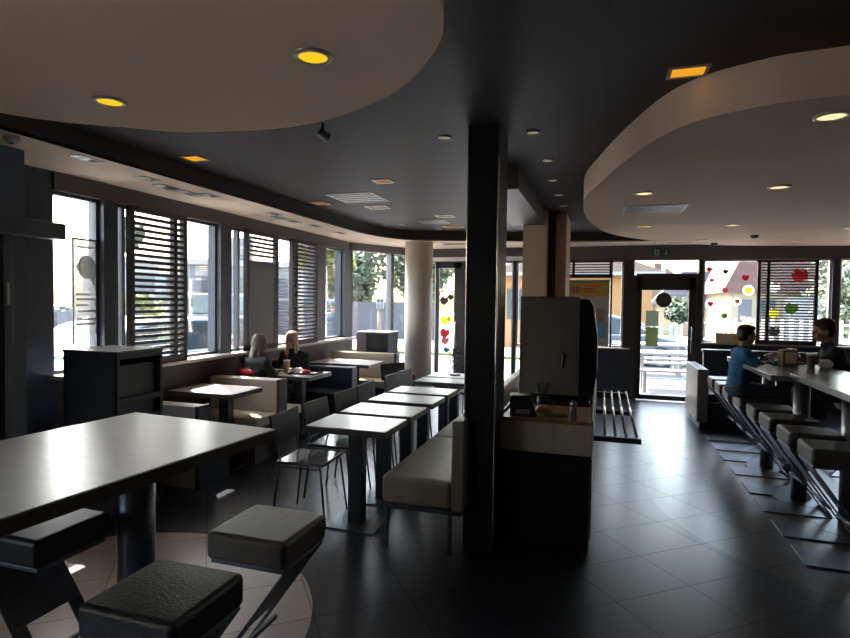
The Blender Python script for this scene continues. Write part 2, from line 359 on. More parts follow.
def window_back(n, a, b, z0, label, mull=()):
    r = sempty('window_%d' % n, label); bm = BM(); f = .03
    for (p, q, s, t) in ((a,b,z0,z0+f),(a,b,HB-f,HB),(a,a+f,z0,HB),(b-f,b,z0,HB)): bx(bm, p, q, YB+.03, YB+.09, s, t)
    for x in mull: bx(bm, x-.02, x+.02, YB+.03, YB+.09, z0, HB)
    obj('window_frame', bm, 'whiteframe', r)
    bm = BM(); bx(bm, a, b, YB+.055, YB+.062, z0, HB); obj('pane', bm, 'glass', r)
window_back(5, -3.38, -3.03, .0, 'narrow window left of the far glass door')
window_back(6, -2.44, -1.56, .0, 'window right of the far left glass door')
window_back(7, -1.50, -1.0, .86, 'window glimpsed behind the pillar')
window_back(8, -.62, .33, .885, 'window behind the yellow poster', (.13,))
window_back(9, 1.57, 3.38, 1.03, 'window with round fruit stickers', ())
window_back(10, 3.48, 5.3, 1.03, 'rightmost window in the back wall')
# far left door
d = sempty('door_1', 'tall dark framed glass door covered in coloured stickers')
bm = BM()
for (p, q, s, t) in ((-3.03,-2.53,0,.24),(-3.03,-2.53,2.27,HB),(-3.03,-2.97,0,HB),(-2.67,-2.53,0,HB)): bx(bm, p, q, YB+.0, YB+.08, s, t)
obj('door_frame', bm, 'frame', d, .004)
bm = BM(); bx(bm, -2.98, -2.66, YB+.04, YB+.047, .2, 2.3); obj('pane', bm, 'glass', d)
bm = BM(); tube(bm, [(-2.63,YB-.0,.75),(-2.63,YB-.06,.78),(-2.63,YB-.06,1.25),(-2.63,YB-.0,1.28)], .011); obj('door_handle', bm, 'chrome', d, smooth=True)
# main door
d = sempty('door_2', 'dark framed glass door to the terrace')
bm = BM()
for (p, q, s, t) in ((.54,1.50,2.085,2.16),(.50,.56,0,2.12),(1.47,1.51,0,2.12)): bx(bm, p, q, YB-.02, YB+.1, s, t)
obj('door_frame', bm, 'frame', d, .004)
lf = BM()
for (p, q, s, t) in ((.56,1.47,.02,.10),(.56,1.47,1.88,2.085),(.56,.63,.02,2.085),(1.36,1.47,.02,2.085)): bx(lf, p, q, YB+.0, YB+.06, s, t)
lf = obj('door_leaf', lf, 'frame', d, .004)
bm = BM(); bx(bm, .62, 1.37, YB+.025, YB+.032, .09, 1.9); obj('pane', bm, 'glass', lf)
bm = BM(); tube(bm, [(1.41,YB,.85),(1.41,YB-.06,.87),(1.41,YB-.06,1.25),(1.41,YB,1.27)], .012); obj('door_handle', bm, 'darksteel', lf, smooth=True)
bm = BM(); bx(bm, .50, 1.50, YB+.055, YB+.062, 2.16, HB); obj('transom_pane', bm, 'glass', d)
# unseen sides that shut the room
struct(box('wall_right', (5.65, 5.8, -3.2, 10.3, 0, 2.9), 'wallbrown'), 'dark right wall')
struct(box('wall_front', (-4.3, 5.8, -3.35, -3.2, 0, 2.9), 'wallbrown'), 'dark wall behind the viewer')
for i, (nm, b) in enumerate([('baseboard_back', (1.57, 5.65, YB-.015, YB, 0, .08)), ('baseboard_left', (XL, XL+.015, -3.2, 8.75, 0, .08))]):
    struct(box(nm, b, 'frame'))
# ---- pillar, bulkhead, partition columns
struct(box('trim_5', (-.85, -.655, 3.58, 3.94, 0, CEIL), 'wood', bevel=.004), 'dark wood clad pillar')
bm = BM()
for x in (-.852, -.653): cyl(bm, (x,3.574,.02), (x,3.574,CEIL), .006, n=12)  # chrome rods added to draw the glare on the bare pillar edges
struct(obj('trim_6', bm, 'chrome'), 'added chrome strips imitating glare along the pillar edges')
struct(box('trim_7', (-.96, -.68, 7.0, 7.35, 0, CEIL), 'beige'), 'beige square column')
struct(box('trim_8', (-.60, -.46, 7.35, 8.2, 0, CEIL), 'beige'), 'beige wall end beside the square column')
struct(box('trim_9', (-.69, -.59, 7.3, 8.1, 0, CEIL), 'wallbrown'), 'brown recess between the beige columns')
struct(box('trim_10', (-1.1, -.70, 4.75, 7.02, 2.60, CEIL+.01), 'wallbrown'), 'ceiling bulkhead behind the pillar')
bm = BM(); lathe(bm, [(.235, 0), (.235, CEIL+.01)], (-2.98, 9.02, 0), 40); struct(obj('trim_11', bm, mat('column_plaster', (.62, .56, .47), .5, noise=.05, nscale=2), smooth=True), 'round cream column')
# ------------------------------------------------------------------ vestibule header, dark glazed partition at far left
t = thing('glazed_partition', 'dark glazed entrance partition with a thick header beam at the left edge', 'partition', (-3.5, 1.9, 0))
bm = BM(); bx(bm, -.06, .06, -2.0, .965, 2.03, 2.135); obj('header_beam', bm, 'post', t, .004)
for y in (-1.6, -.55, .1, .62):
    bm = BM(); bx(bm, -.12, -.04, y, y+.06, 0, 2.03); obj('post', bm, 'post', t, .004)
for a, b in ((-1.54,-.55),(-.49,.1),(.16,.62)):
    bm = BM(); bx(bm, -.085, -.078, a, b, 0, 2.03); obj('pane', bm, 'tint', t)
bm = BM(); tube(bm, [(-.1,.63,1.60),(-.02,.63,1.60),(-.02,.63,1.73),(-.1,.63,1.73)], .010); obj('door_handle', bm, 'white', t, smooth=True)
bm = BM(); bx(bm, -.55, -.12, .60, .82, 0, 2.6); obj('side_panel', bm, 'slate', t)
bm = BM(); bx(bm, -.62, -.2, .84, 1.42, 0, .0201); bm.free()
# dark cabinet by the window
t = thing('divider_cabinet', 'dark slate cabinet with open niche standing by the left windows', 'cabinet', (-3.61, 3.42, 0))
bm = BM()
for b in ((-.27,.24,-.225,-.20,0,1.235),(-.27,-.245,-.225,.225,0,1.235),(-.25,.24,.2,.225,0,1.25),(-.225,.24,-.2,.2,.72,.75),(-.225,.24,-.2,.2,0.0,.06)): bx(bm, *b)
obj('body', bm, 'slate', t, .004)
bm = BM(); bx(bm, -.275, .25, -.23, .23, 1.235, 1.252); obj('top', bm, 'topedge', t, .004)
bm = BM()
for b in ((.225,.245,-.225,-.195,.0,1.25),(.225,.245,.195,.225,.0,1.25),(.225,.245,-.2,.2,1.19,1.25),(.225,.245,-.2,.2,.86,.90)): bx(bm, *b)
obj('niche_frame', bm, 'navy', t, .004)
bm = BM(); bx(bm, .19, .205, -.2, .2, .06, 1.14); obj('back_panel', bm, 'navy', t)
# ------------------------------------------------------------------ slatted screens
def screen(name, label, L, z0, z1, n, rot, loc, side=.13, group='slatted window screens', poster=None):
    t = thing(name, label, 'slatted screen', loc, rot, group)
    zt = z1
    bm = BM(); f = .045
    bx(bm, 0, f, -.03, .03, z0, z1); bx(bm, L-f, L, -.03, .03, z0, z1)
    if side: bx(bm, side, side+f, -.03, .03, z0, z1)
    bx(bm, 0, L, -.03, .03, z1-.04, z1); bx(bm, 0, L, -.03, .03, z0, z0+.07)
    obj('frame', bm, 'louvre', t, .003)
    zs = z0 if not poster else poster[1]
    bm = BM(); st = (z1-zs-.08)/n
    for k in range(n):
        z = zs+.07+st*(k+.3); bx(bm, f, L-f, -.022, .022, z, z+st*.5)
    obj('slats', bm, 'louvre', t)
    if poster:
        bm = BM(); bx(bm, f, L-f, -.015, .015, z0+.05, poster[1]+.03)
        obj('poster_panel', bm, 'poster_back', t)
        bm = BM()
        for (a, b, c, d) in ((f, f+.02, z0, zs+.03),(L-f-.02, L-f, z0, zs+.03),(f,L-f,zs+.01,zs+.03),(f,L-f,z0+.03,z0+.05)): bx(bm, a, b, -.024, .024, c, d)
        obj('poster_frame', bm, 'darksteel', t)
    return t
screen('slatted_screen', 'dark slatted screen nearest the viewer, in the second left window', .71, SILL-.0, HEAD-.02, 24, PI/2, (XL+.12, 3.96, 0), .53)
screen('slatted_screen', 'slatted screen with a grey poster in its lower part, left window', .66, SILL, HEAD-.02, 6, PI/2, (XL+.12, 5.67, 0), 0, poster=(0, 2.08))
screen('slatted_screen', 'farthest slatted screen along the left windows', .71, SILL, HEAD-.02, 26, PI/2, (XL+.12, 6.68, 0), .10)
screen('slatted_screen', 'wide slatted screen in the back window behind the seated man', .83, 1.03, HB-.02, 28, 0, (2.33, YB-.10, 0), .13)
s = screen('slatted_screen', 'short slatted screen above the yellow poster beside the door', .76, 2.08, HB, 5, 0, (-.62, YB-.10, 0), .1)
# framed poster in back window
t = thing('framed_poster', 'framed menu poster with yellow header in the back window', 'poster', (-.58, YB-.06, 0))
bm = BM(); 
for b in ((0,.68,-.02,.02,.9,.93),(0,.68,-.02,.02,2.02,2.05),(0,.03,-.02,.02,.9,2.05),(.65,.68,-.02,.02,.9,2.05)): bx(bm, *b)
obj('frame', bm, 'metalw', t)
bm = BM(); bx(bm, .03, .65, 0, .01, .93, 2.02); obj('sheet', bm, 'poster_back', t)
bm = BM(); bx(bm, .03, .65, -.006, 0, 1.76, 2.0); obj('yellow_banner', bm, 'yellow', t)
bm = BM(); cyl(bm, (.12,-.012,1.88), (.12,-.006,1.88), .075, n=24); obj('round_badge', bm, 'stk_p', t)
bm = BM(); 
bm.free()
for i, (a, b) in enumerate(((.26,.55),(.26,.42),(.26,.50))): box('print_line', (a, b, -.012, -.006, 1.94-i*.055, 1.96-i*.055), 'redp', t)
for b in ((.03,.40,-.006,0,1.60,1.72),(.48,.62,-.006,0,1.05,1.30)): box('blue_panel', b, 'sky_print', t)
bm = BM()
for c, r in (((.55,1.5),.06),((.45,1.42),.05),((.56,1.38),.05)): cyl(bm, (c[0],-.008,c[1]), (c[0],0,c[1]), r, n=20)
obj('food_picture', bm, 'kraft', t)
# printed film poster in window 1
t = thing('window_poster', 'large see-through printed poster with a round emblem in the first left window', 'poster', (XL-.04, 3.55, 0), PI/2)
bm = BM(); bx(bm, 0, .235, -.004, 0, 1.33, 2.13); obj('film', bm, 'poster_t', t)
bm = BM(); bx(bm, -.012, 0, -.008, .006, 1.25, 2.14); bx(bm, 0, .235, -.008, .006, 2.125, 2.14); obj('frame', bm, 'darksteel', t)
bm = BM()
prism(bm, [(.125+.085*math.cos(a), 1.90+.10*math.sin(a)) for a in [2*PI*i/24 for i in range(24)]], 'y', -.009, -.005)
prism(bm, [(.02,1.90),(.07,1.83),(.07,1.97)], 'y', -.009, -.005); prism(bm, [(.15,1.82),(.21,1.85),(.19,1.75)], 'y', -.009, -.005)
obj('emblem', bm, 'poster_g', t)
for z, a, b in ((1.66,.02,.15),(1.62,.02,.2),(1.57,.02,.13),(1.52,.04,.21),(1.45,.02,.22),(1.41,.02,.22),(2.06,.03,.21)): box('print_line', (a, b, -.009, -.005, z, z+.018), 'poster_g', t)
# stickers
def blob(name, label, kind, x, z, r, y=YB+.03, group=None, cat='sticker'):
    t = thing(name, label, cat, (x, y, z), 0, group)
    if kind in ('redc','yelc','lime'):
        bm = BM(); nn = 32
        for q in range(nn):
            a0, a1 = 2*PI*q/nn, 2*PI*(q+1)/nn
            bm.faces.new([bm.verts.new((rr*math.cos(a), 0, rr*math.sin(a))) for rr, a in ((r*.64,a0),(r,a0),(r,a1),(r*.64,a1))])
        bmesh.ops.remove_doubles(bm, verts=bm.verts[:], dist=1e-5); obj('white_disc', bm, 'stk_w', t)
        bm = BM()
        if kind == 'redc':
            prism(bm, [(-.5*r,.2*r),(-.3*r,.55*r),(0,.3*r),(.3*r,.55*r),(.55*r,.2*r),(0,-.6*r)], 'y', -.005, -.002); obj('berry', bm, 'stk_r', t)
        else:
            cyl(bm, (0,-.002,0), (0,-.005,0), r*.62, n=20); obj('fruit_slice', bm, 'stk_y' if kind == 'yelc' else 'stk_g', t)
    else:
        bm = BM(); prism(bm, [(-r,.1*r),(-.4*r,r),(.3*r,.5*r),(.8*r,.9*r),(r,-.2*r),(.1*r,-r),(-.7*r,-.6*r)], 'y', -.003, 0); obj('shape', bm, kind, t)
    return t
ST = [(1.66,2.23,.045,'stk_r','small red fruit sticker at the top left of the back window'),(1.70,2.05,.035,'stk_p','tiny faded sticker below the top left red sticker'),(1.90,2.05+.14,.04,'stk_k','small dark sticker near the top of the back window'),
 (1.90,1.885,.05,'stk_p','faded pink sticker in the middle of the back window'),(2.19,2.09,.055,'stk_r','red berry sticker beside the slatted screen top'),(2.24,1.885,.085,'yelc','white round sticker with a yellow fruit beside the screen'),
 (1.69,1.655,.085,'redc','large white round sticker with a red berry, left of window'),(2.08,1.705,.065,'redc','white round sticker with a red berry in the window centre'),(1.90,1.465,.075,'lime','round sticker with a lime green fruit, window centre'),
 (2.17,1.435,.04,'stk_w','small white round sticker right of the lime one'),(2.27,1.33,.05,'yelc','small yellow fruit sticker low beside the screen')]
for x, z, r, k, l in ST: blob('fruit_sticker', l, k, x, z, r, group='fruit stickers on the back window')
for x, z, r, k, l in [(-2.87,1.66,.085,'stk_k','black glasses shaped sticker on the far left door'),(-2.74,1.73,.06,'stk_k','small black sticker beside the glasses shape on the far door'),(-2.85,1.29,.10,'stk_y','yellow splash sticker left side of the far door'),(-2.74,1.31,.06,'stk_y','smaller yellow splash sticker on the right of the far door'),
 (-2.85,1.05,.10,'stk_r','red blot sticker above the pink one on the far door'),(-2.84,.90,.08,'stk_p','pink blot sticker on the far door'),(-2.81,.73,.06,'stk_t','teal blot sticker lowest on the far door'),(-2.38,1.62,.06,'stk_r','red blot sticker on the glass right of the far door'),(-2.36,1.30,.09,'stk_y','yellow splash sticker on glass right of the far door'),
 (2.95,2.12,.12,'stk_r','large red sticker behind the slatted screen'),(2.60,1.93,.09,'stk_w','white sticker behind the slatted screen'),(2.85,1.60,.10,'stk_g','green sticker behind the slatted screen'),(2.6,1.52,.08,'stk_y','yellow sticker behind the slatted screen'),(2.62,1.23,.09,'stk_k','dark round sticker behind the slatted screen')]:
    blob('window_sticker', l, k, x, z, r, group='colourful stickers on the glass')
bm = BM(); cyl(bm, (.975,YB+.02,1.715), (.975,YB+.015,1.715), .125, n=36); tag(obj('door_disc', bm, 'disc_brown'), 'dark brown round disc on the glass of the terrace door', 'sticker')
bm = BM(); bx(bm, .70, .90, YB+.016, YB+.02, 1.27, 1.53); tag(obj('door_notice', bm, 'notice'), 'pale upper notice taped on the terrace door glass', 'notice')
bm = BM(); bx(bm, .70, .90, YB+.016, YB+.02, .93, 1.25); tag(obj('door_notice', bm, 'stk_green2'), 'green lower notice taped on the terrace door glass', 'notice')
# exit sign
t = thing('exit_sign', 'small green exit sign with running figure and arrow over the terrace door', 'sign', (.86, 9.5, 2.45))
bm = BM(); bx(bm, -.14, .14, -.02, .02, -.055, .065); obj('panel', bm, 'green', t, .003)
bm = BM(); cyl(bm, (-.1,0,.065), (-.1,0,.19), .004); cyl(bm, (.1,0,.065), (.1,0,.19), .004); obj('hanger', bm, 'darksteel', t)
bm = BM(); bx(bm, -.11,-.04,-.024,-.02,-.04,.05); obj('door_pictogram', bm, 'signw', t)
bm = BM(); prism(bm, [(.055,.045),(.067,.045),(.067,-.01),(.092,-.01),(.061,-.042),(.03,-.01),(.055,-.01)], 'y', -.024, -.02); obj('arrow', bm, 'signw', t)
bm = BM(); ell(bm, (-.07,-.026,.034), (.009,.003,.009)); prism(bm, [(-.09,.02),(-.055,.022),(-.062,-.01),(-.05,-.035),(-.06,-.037),(-.075,-.012),(-.095,-.03),(-.1,-.024),(-.08,.0)], 'y', -.028, -.024); obj('running_figure', bm, 'green', t)
# ------------------------------------------------------------------ lamps in the ceilings
def round_lamp(label, x, y, z, r=.062, m='lampy', group='round ceiling downlights'):
    t = thing('ceiling_downlight', label, 'ceiling light', (x, y, z), 0, group)
    bm = BM(); n = 32; U, V = Vector((1,0,0)), Vector((0,1,0))
    rs = [ring(bm, (0,0,q), U, V, a, n) for a, q in ((r*1.35,0),(r*1.32,-.008),(r*1.02,-.010),(r*.98,-.002),(r*.98,0))]
    skinr(bm, rs, False); obj('trim_ring', bm, 'ring', t, smooth=True)
    bm = BM(); cyl(bm, (0,0,-.001), (0,0,-.005), r, n=32); obj('lamp', bm, m, t)
    return t
def square_lamp(label, x, y, z, w=.11, m='lampo', group='square ceiling lights', lx=None):
    t = thing('square_ceiling_light', label, 'ceiling light', (x, y, z), 0, group); l = lx or w
    bm = BM(); f = .018
    for b in ((-l-f,l+f,-w-f,-w,-.008,0),(-l-f,l+f,w,w+f,-.008,0),(-l-f,-l,-w,w,-.008,0),(l,l+f,-w,w,-.008,0)): bx(bm, *b)
    obj('frame', bm, 'ring', t)
    bm = BM(); bx(bm, -l, l, -w, w, -.004, 0); obj('diffuser', bm, m, t)
    return t
round_lamp('glowing yellow downlight in the left rounded ceiling, nearest the pillar', -1.122, 2.019, 2.62, .058)
round_lamp('glowing yellow downlight at the far left of the rounded ceiling', -2.347, 2.198, 2.62, .058)
for x, y, m, l in [(1.04,3.22,'lampw','bright downlight at the right edge of the oval ceiling'),(1.29,5.03,'lampw','downlight in the middle of the oval ceiling'),(.31,5.05,'lampw','downlight just left of the rectangular vent, oval ceiling'),
 (.46,7.2,'lampy','second downlight behind the oval ceiling vent'),(1.41,7.3,'lampw','downlight further back in line with the middle one'),(1.35,8.95,'lampw','far downlight above the terrace door'),(2.62,9.25,'lampw','far downlight above the slatted screen'),(2.78,7.9,'lampw','downlight at the far right of the oval ceiling')]:
    round_lamp(l, x, y, 2.575, .06, m, 'downlights in the oval ceiling')
for x, y, l in [(1.9,8.45,'small dark smoke detector in the oval ceiling'),(1.58,9.4,'small dark smoke detector near the exit sign')]:
    t = thing('smoke_detector', l, 'detector', (x, y, 2.575)); bm = BM(); lathe(bm, [(.05,0),(.05,-.015),(.035,-.035),(.0,-.036)][:3], n=20); obj('housing', bm, 'ventdark', t, smooth=True)
    bm = BM(); cyl(bm, (0,0,-.034), (0,0,-.042), .015); obj('sensor', bm, 'ventm', t)
square_lamp('bright amber square light in the dark ceiling near the oval ceiling', .372, 3.033, CEIL, .055, 'lampo', lx=.075)
square_lamp('amber square light above the left windows side', -3.191, 3.812, CEIL, .07, 'lampo', lx=.07)
square_lamp('dim orange square light beyond the rounded ceiling', -2.027, 5.011, CEIL, .07, 'lampdo')
square_lamp('pale rectangular light just behind the large ceiling vent', -2.645, 6.383, CEIL, .1, 'lampd', lx=.12)
square_lamp('dim square light left of the large ceiling vent', -3.208, 5.96, CEIL, .08, 'lampdo', group=None)
square_lamp('dim square light midway to the round column', -2.041, 7.265, CEIL, .1, 'lampd')
square_lamp('dim flat square light near the round column', -2.2, 8.3, CEIL, .12, 'lampdo')
for x, y, l in [(-1.071,3.784,'tiny downlight left of the pillar top'),(-.471,3.828,'tiny bright downlight right of the pillar top'),(-.444,4.606,'second tiny downlight right of the pillar'),(-.468,5.365,'third tiny downlight right of the pillar'),(-.47,6.1,'fourth tiny downlight right of the pillar'),(-.47,6.8,'fifth tiny downlight right of the pillar'),
 (-2.498,8.548,'tiny downlight right beside the round column'),(-3.15,7.9,'tiny downlight left of the round column'),(-2.9,7.95,'tiny downlight just in front of the round column'),(.1,6.9,'tiny downlight left of the oval ceiling rim')]:
    if x > 0: continue
    round_lamp(l, x, y, CEIL, .035, 'lampd', 'tiny downlights in the dark ceiling')
t = thing('ceiling_spotlight', 'small silver spotlight at the rim of the rounded left ceiling', 'ceiling light', (-1.762, 3.30, CEIL)); bm = BM(); cyl(bm, (0,0,0), (0,0,-.05), .012); obj('stem', bm, 'steel', t)
bm = BM(); cyl(bm, (-.02,-.02,-.05), (.03,.03,-.085), .022, .032); obj('head', bm, 'steel', t)
for (x, y), l in zip([(-3.52,3.1),(-3.61,3.75),(-3.60,4.5),(-3.62,5.65),(-3.68,6.7),(-3.7,7.5)], ['twin recessed spots nearest the viewer, in the pale strip','second twin recessed spots in the pale strip','third twin recessed spots above the left screens','fourth twin recessed spots above the poster screen','fifth twin recessed spots toward the far corner','sixth twin recessed spots nearest the far corner']):
    t = thing('twin_spotlight', l, 'ceiling light', (x, y, SOF), 0, 'twin spots in the pale ceiling strip')
    bm = BM(); bx(bm, -.05, .05, -.10, .10, -.006, 0); obj('plate', bm, 'ventm', t, .004)
    for q in (-.045, .045):
        bm = BM(); cyl(bm, (0,q,-.006), (0,q,-.009), .026, n=20); obj('spot', bm, 'lampd' if y < 4.6 and q < 0 else 'ventdark', t)
t = thing('smoke_detector', 'white round smoke detector in the pale strip at far left', 'detector', (-3.50, 2.55, SOF)); bm = BM(); lathe(bm, [(.045,0),(.045,-.02),(.03,-.04)], n=20); obj('housing', bm, 'ventm', t, smooth=True); bm = BM(); cyl(bm, (0,0,-.04), (0,0,-.048), .012); obj('sensor', bm, 'ventdark', t)
def vent(label, x, y, z, l, w, n=6, plate='ventm'):
    t = thing('air_vent', label, 'air vent', (x, y, z)); bm = BM(); bx(bm, -l, l, -w, w, -.008, 0); obj('plate', bm, plate, t, .003)
    bm = BM()
    for k in range(n):
        q = -w+2*w*(k+.5)/n; bx(bm, -l*.9, l*.9, q-w/n*.35, q+w/n*.35, -.0095, -.008)
    obj('slots', bm, 'ventdark', t)
vent('rectangular air vent in the oval ceiling', .45, 5.92, 2.575, .29, .25)
vent('long narrow air vent in the pale ceiling strip', -3.72, 4.25, SOF, .06, .28, 2)
vent('second long air vent in the pale ceiling strip, further back', -3.74, 6.1, SOF, .06, .28, 2)
vent('flat air vent in the pale strip right of the round column', -2.4, 9.35, SOF, .25, .08, 2)
vent('white square ceiling air conditioner grille in the dark ceiling', -2.62, 5.75, CEIL, .27, .27, 5, 'white')
vent('dim square ceiling grille near the round column', -2.35, 7.75, CEIL, .2, .2, 4)
vent('white vent at the rim of the rounded left ceiling', -2.62, 2.95, CEIL, .17, .17, 4, 'white')
# ------------------------------------------------------------------ seating and tables
def rounded_cushion(b, m, name, parent, bev=.03, label=None): return box(name, b, m, parent, bev, label=label, seg=4)
def make_stool(label, seatm, loc, rz, group):
    # open side of the Z faces local +x : seat overhangs, sheet leans inward to -x at the floor
    t = thing('bar_stool', label, 'bar stool', loc, rz, group)
    rounded_cushion((-.175, .175, -.165, .165, .64, .75), seatm, 'seat', t, .022)
    bm = BM(); bx(bm, -.16, .165, -.15, .15, .625, .642); obj('seat_plate', bm, 'darksteel', t, .003)
    top, bot = Vector((.165, 0, .635)), Vector((-.28, 0, .012)); d = (bot-top); L = d.length
    R = Matrix.Translation(top) @ Matrix.Rotation(math.atan2(-d.z, d.x)*1.0, 4, 'Y')
    bm = BM(); w = .15
    bx(bm, 0, L*.42, -w, w, -.004, .004, R); bx(bm, L*.42, L, -w, -w+.06, -.004, .004, R); bx(bm, L*.42, L, w-.06, w, -.004, .004, R); bx(bm, L*.96, L, -w, w, -.004, .004, R)
    obj('slanted_support', bm, 'darksteel', t, .002)
    p = top + d*.62
    bm = BM(); cyl(bm, (p.x+.03, -w-.03, p.z), (p.x+.03, w+.03, p.z), .011); obj('footrest', bm, 'darksteel', t, smooth=True)
    bm = BM(); bx(bm, -.285, .19, -w-.01, w+.01, 0, .01); obj('base_plate', bm, 'darksteel', t, .003)
    return t
ys = [7.64, 7.17, 6.72, 6.2, 5.64, 5.19, 4.69, 4.22]
lab = ['bar stool farthest along the right bar, nearest the terrace door','second bar stool from the terrace door','bar stool just behind the boy','bar stool the boy in blue sits on','bar stool right in front of the boy, nearer the viewer','brown topped bar stool third from the front','brown topped bar stool second from the front','nearest bar stool of the right row at the frame edge']
for i, y in enumerate(ys):
    if i == 0: st0 = make_stool(lab[0], 'brleather', (1.45, y, 0), PI, 'bar stools along the right bar')
    else: dup(st0, (1.45, y, 0), PI+random.uniform(-.03,.03), lab[i], 'bar stools along the right bar')
sA = make_stool('grey brown leather bar stool in the foreground beside the big table', 'gleather', (-1.27, 1.945, 0), .0, 'foreground bar stools')
make_stool('black leather bar stool nearest the viewer at the bottom left', 'bleather', (-1.28, 1.395, 0), .0, 'foreground bar stools')
make_stool('dark bar stool half hidden behind the big table, far left', 'black', (-2.13, 1.66, 0), PI, 'foreground bar stools')
# big foreground bar table
t = thing('bar_table', 'large grey topped bar table in the left foreground', 'table', (-1.93, 1.3, 0), math.radians(-5))
box('tabletop', (-.475, .415, -1.15, .985, 1.005, 1.05), 'top', t, .004)
box('edge_band', (-.478, .418, -1.153, .988, 1.0, 1.045), 'topedge', t)
for y in (-.6, .66):
    bm = BM(); cyl(bm, (-.09,y,.01), (-.09,y,1.0), .078, n=28); l = obj('leg', bm, 'darksteel', t, smooth=True)
    bm = BM(); cyl(bm, (-.09,y,0), (-.09,y,.012), .16, n=32); obj('base_plate', bm, 'darksteel', l)
# right bar tables
def bar_table(label, x0, x1, y0, y1, legs, z=1.09):
    t = thing('bar_table', label, 'table', ((x0+x1)/2, (y0+y1)/2, 0), 0, 'bar tables on the right'); w, l = (x1-x0)/2, (y1-y0)/2
    box('tabletop', (-w, w, -l, l, z-.045, z), 'bartop', t, .005)
    for q in legs:
        bm = BM(); cyl(bm, (-.03,q,.01), (-.03,q,z-.045), .06, n=24); g = obj('leg', bm, 'steel', t, smooth=True)
        bm = BM(); cyl(bm, (-.03,q,0), (-.03,q,.012), .19, n=28); obj('base_plate', bm, 'darksteel', g)
bar_table('far grey bar table between the boy and the man', 1.29, 2.0, 5.09, 6.75, [-.48, .5])
bar_table('near grey bar table at the right edge of the picture', 1.41, 2.15, 2.6, 5.05, [1.0, .25, -.9], 1.12)
# two-seat tables in a row
def cafe_table(label, x0, x1, y0, y1, group, legx=None, z=.75):
    t = thing('cafe_table', label, 'table', ((x0+x1)/2, (y0+y1)/2, 0), 0, group); w, l = (x1-x0)/2, (y1-y0)/2
    box('tabletop', (-w, w, -l, l, z-.045, z), 'top', t, .003)
    box('edge_band', (-w-.002, w+.002, -l-.002, l+.002, z-.047, z-.006), 'topedge', t)
    q = 0 if legx is None else legx
    g = box('leg', (q-.055, q+.055, -.045, .045, .01, z-.046), 'navy', t, .004)
    box('base_plate', (q-.2, q+.2, -.17, .17, 0, .012), 'darksteel', g, .003)
rows = [(3.54,3.99,'nearest cafe table of the centre row with a bright top'),(4.08,4.50,'second cafe table of the centre row'),(4.66,5.06,'third cafe table of the centre row'),(5.17,5.55,'fourth cafe table of the centre row'),(5.95,6.30,'fifth cafe table of the centre row'),(6.38,6.78,'farthest cafe table of the centre row')]
for i, (a, b, l) in enumerate(rows): cafe_table(l, -2.01, -1.40, a, b, 'cafe tables of the centre row')
for a, b, x1, l in ((4.42,4.93,-3.3,'window booth table nearest the viewer, with an empty bright top'),(5.75,6.3,-3.22,'window booth table where the two girls sit'),(7.15,7.75,-3.08,'farthest window booth table, empty')):
    cafe_table(l, -4.02, x1, a, b, 'window booth tables', .12)
# chairs
def make_chair(label, loc, rz, group):
    # faces local +x
    t = thing('cafe_chair', label, 'chair', loc, rz, group)
    rounded_cushion((-.19, .19, -.19, .19, .435, .455), 'blackgloss', 'seat', t, .008)
    bm = BM()
    R = Matrix.Translation((-.20, 0, .60)) @ Matrix.Rotation(math.radians(-8), 4, 'Y')
    bx(bm, -.008, .008, -.215, .215, -.03, .19, R); obj('backrest', bm, 'black', t, .006)
    for s in (-1, 1): bm = BM(); tube(bm, [(-.17, s*.15, .445),(-.19, s*.15, .5),(-.215, s*.15, .66)], .009); obj('back_post', bm, 'darksteel', t, smooth=True)
    for sx, sy in ((-1,-1),(-1,1),(1,-1),(1,1)):
        bm = BM(); tube(bm, [(sx*.15, sy*.165, .437), (sx*.165, sy*.18, .40), (sx*.215, sy*.20, .0)], .0085); obj('leg', bm, 'darksteel', t, smooth=True)
    bm = BM(); tube(bm, [(-.16,-.17,.41),(.16,-.17,.41)], .006); tube(bm, [(-.16,.17,.41),(.16,.17,.41)], .006); obj('side_rail', bm, 'darksteel', t, smooth=True)
    return t
cy = [3.78, 4.29, 4.86, 5.36, 6.12, 6.58]
cl = ['nearest black chair of the centre row, its wire legs fully visible','second black chair along the centre tables','third black chair along the centre tables','fourth black chair along the centre tables','fifth black chair, near the far end of the centre tables','farthest black chair of the centre row']
ch0 = make_chair(cl[0], (-2.10, cy[0], 0), .05, 'black cafe chairs on the left of the centre tables')
for y, l in list(zip(cy, cl))[1:]: dup(ch0, (-2.12, y, 0), random.uniform(-.06,.06), l)
dup(ch0, (-1.62, 7.28, 0), -PI/2, 'black chair at the far end of the centre tables, facing the viewer')
dup(ch0, (-2.55, 7.1, 0), -.5, 'black chair standing by the round column', 'black cafe chairs on the left of the centre tables')
t = thing('paper_bag', 'small red paper bag on the seat of a far chair by the round column', 'bag', (-2.42, 7.05, .455), .3)
bm = BM(); prism(bm, [(-.05,0),(.05,0),(.055,.22),(-.055,.22)], 'y', -.03, .03); obj('sack', bm, 'redp', t, .004)
bm = BM(); tube(bm, [(-.02,0,.22),(-.02,0,.25),(.02,0,.25),(.02,0,.22)], .003); obj('handle', bm, 'paper', t)
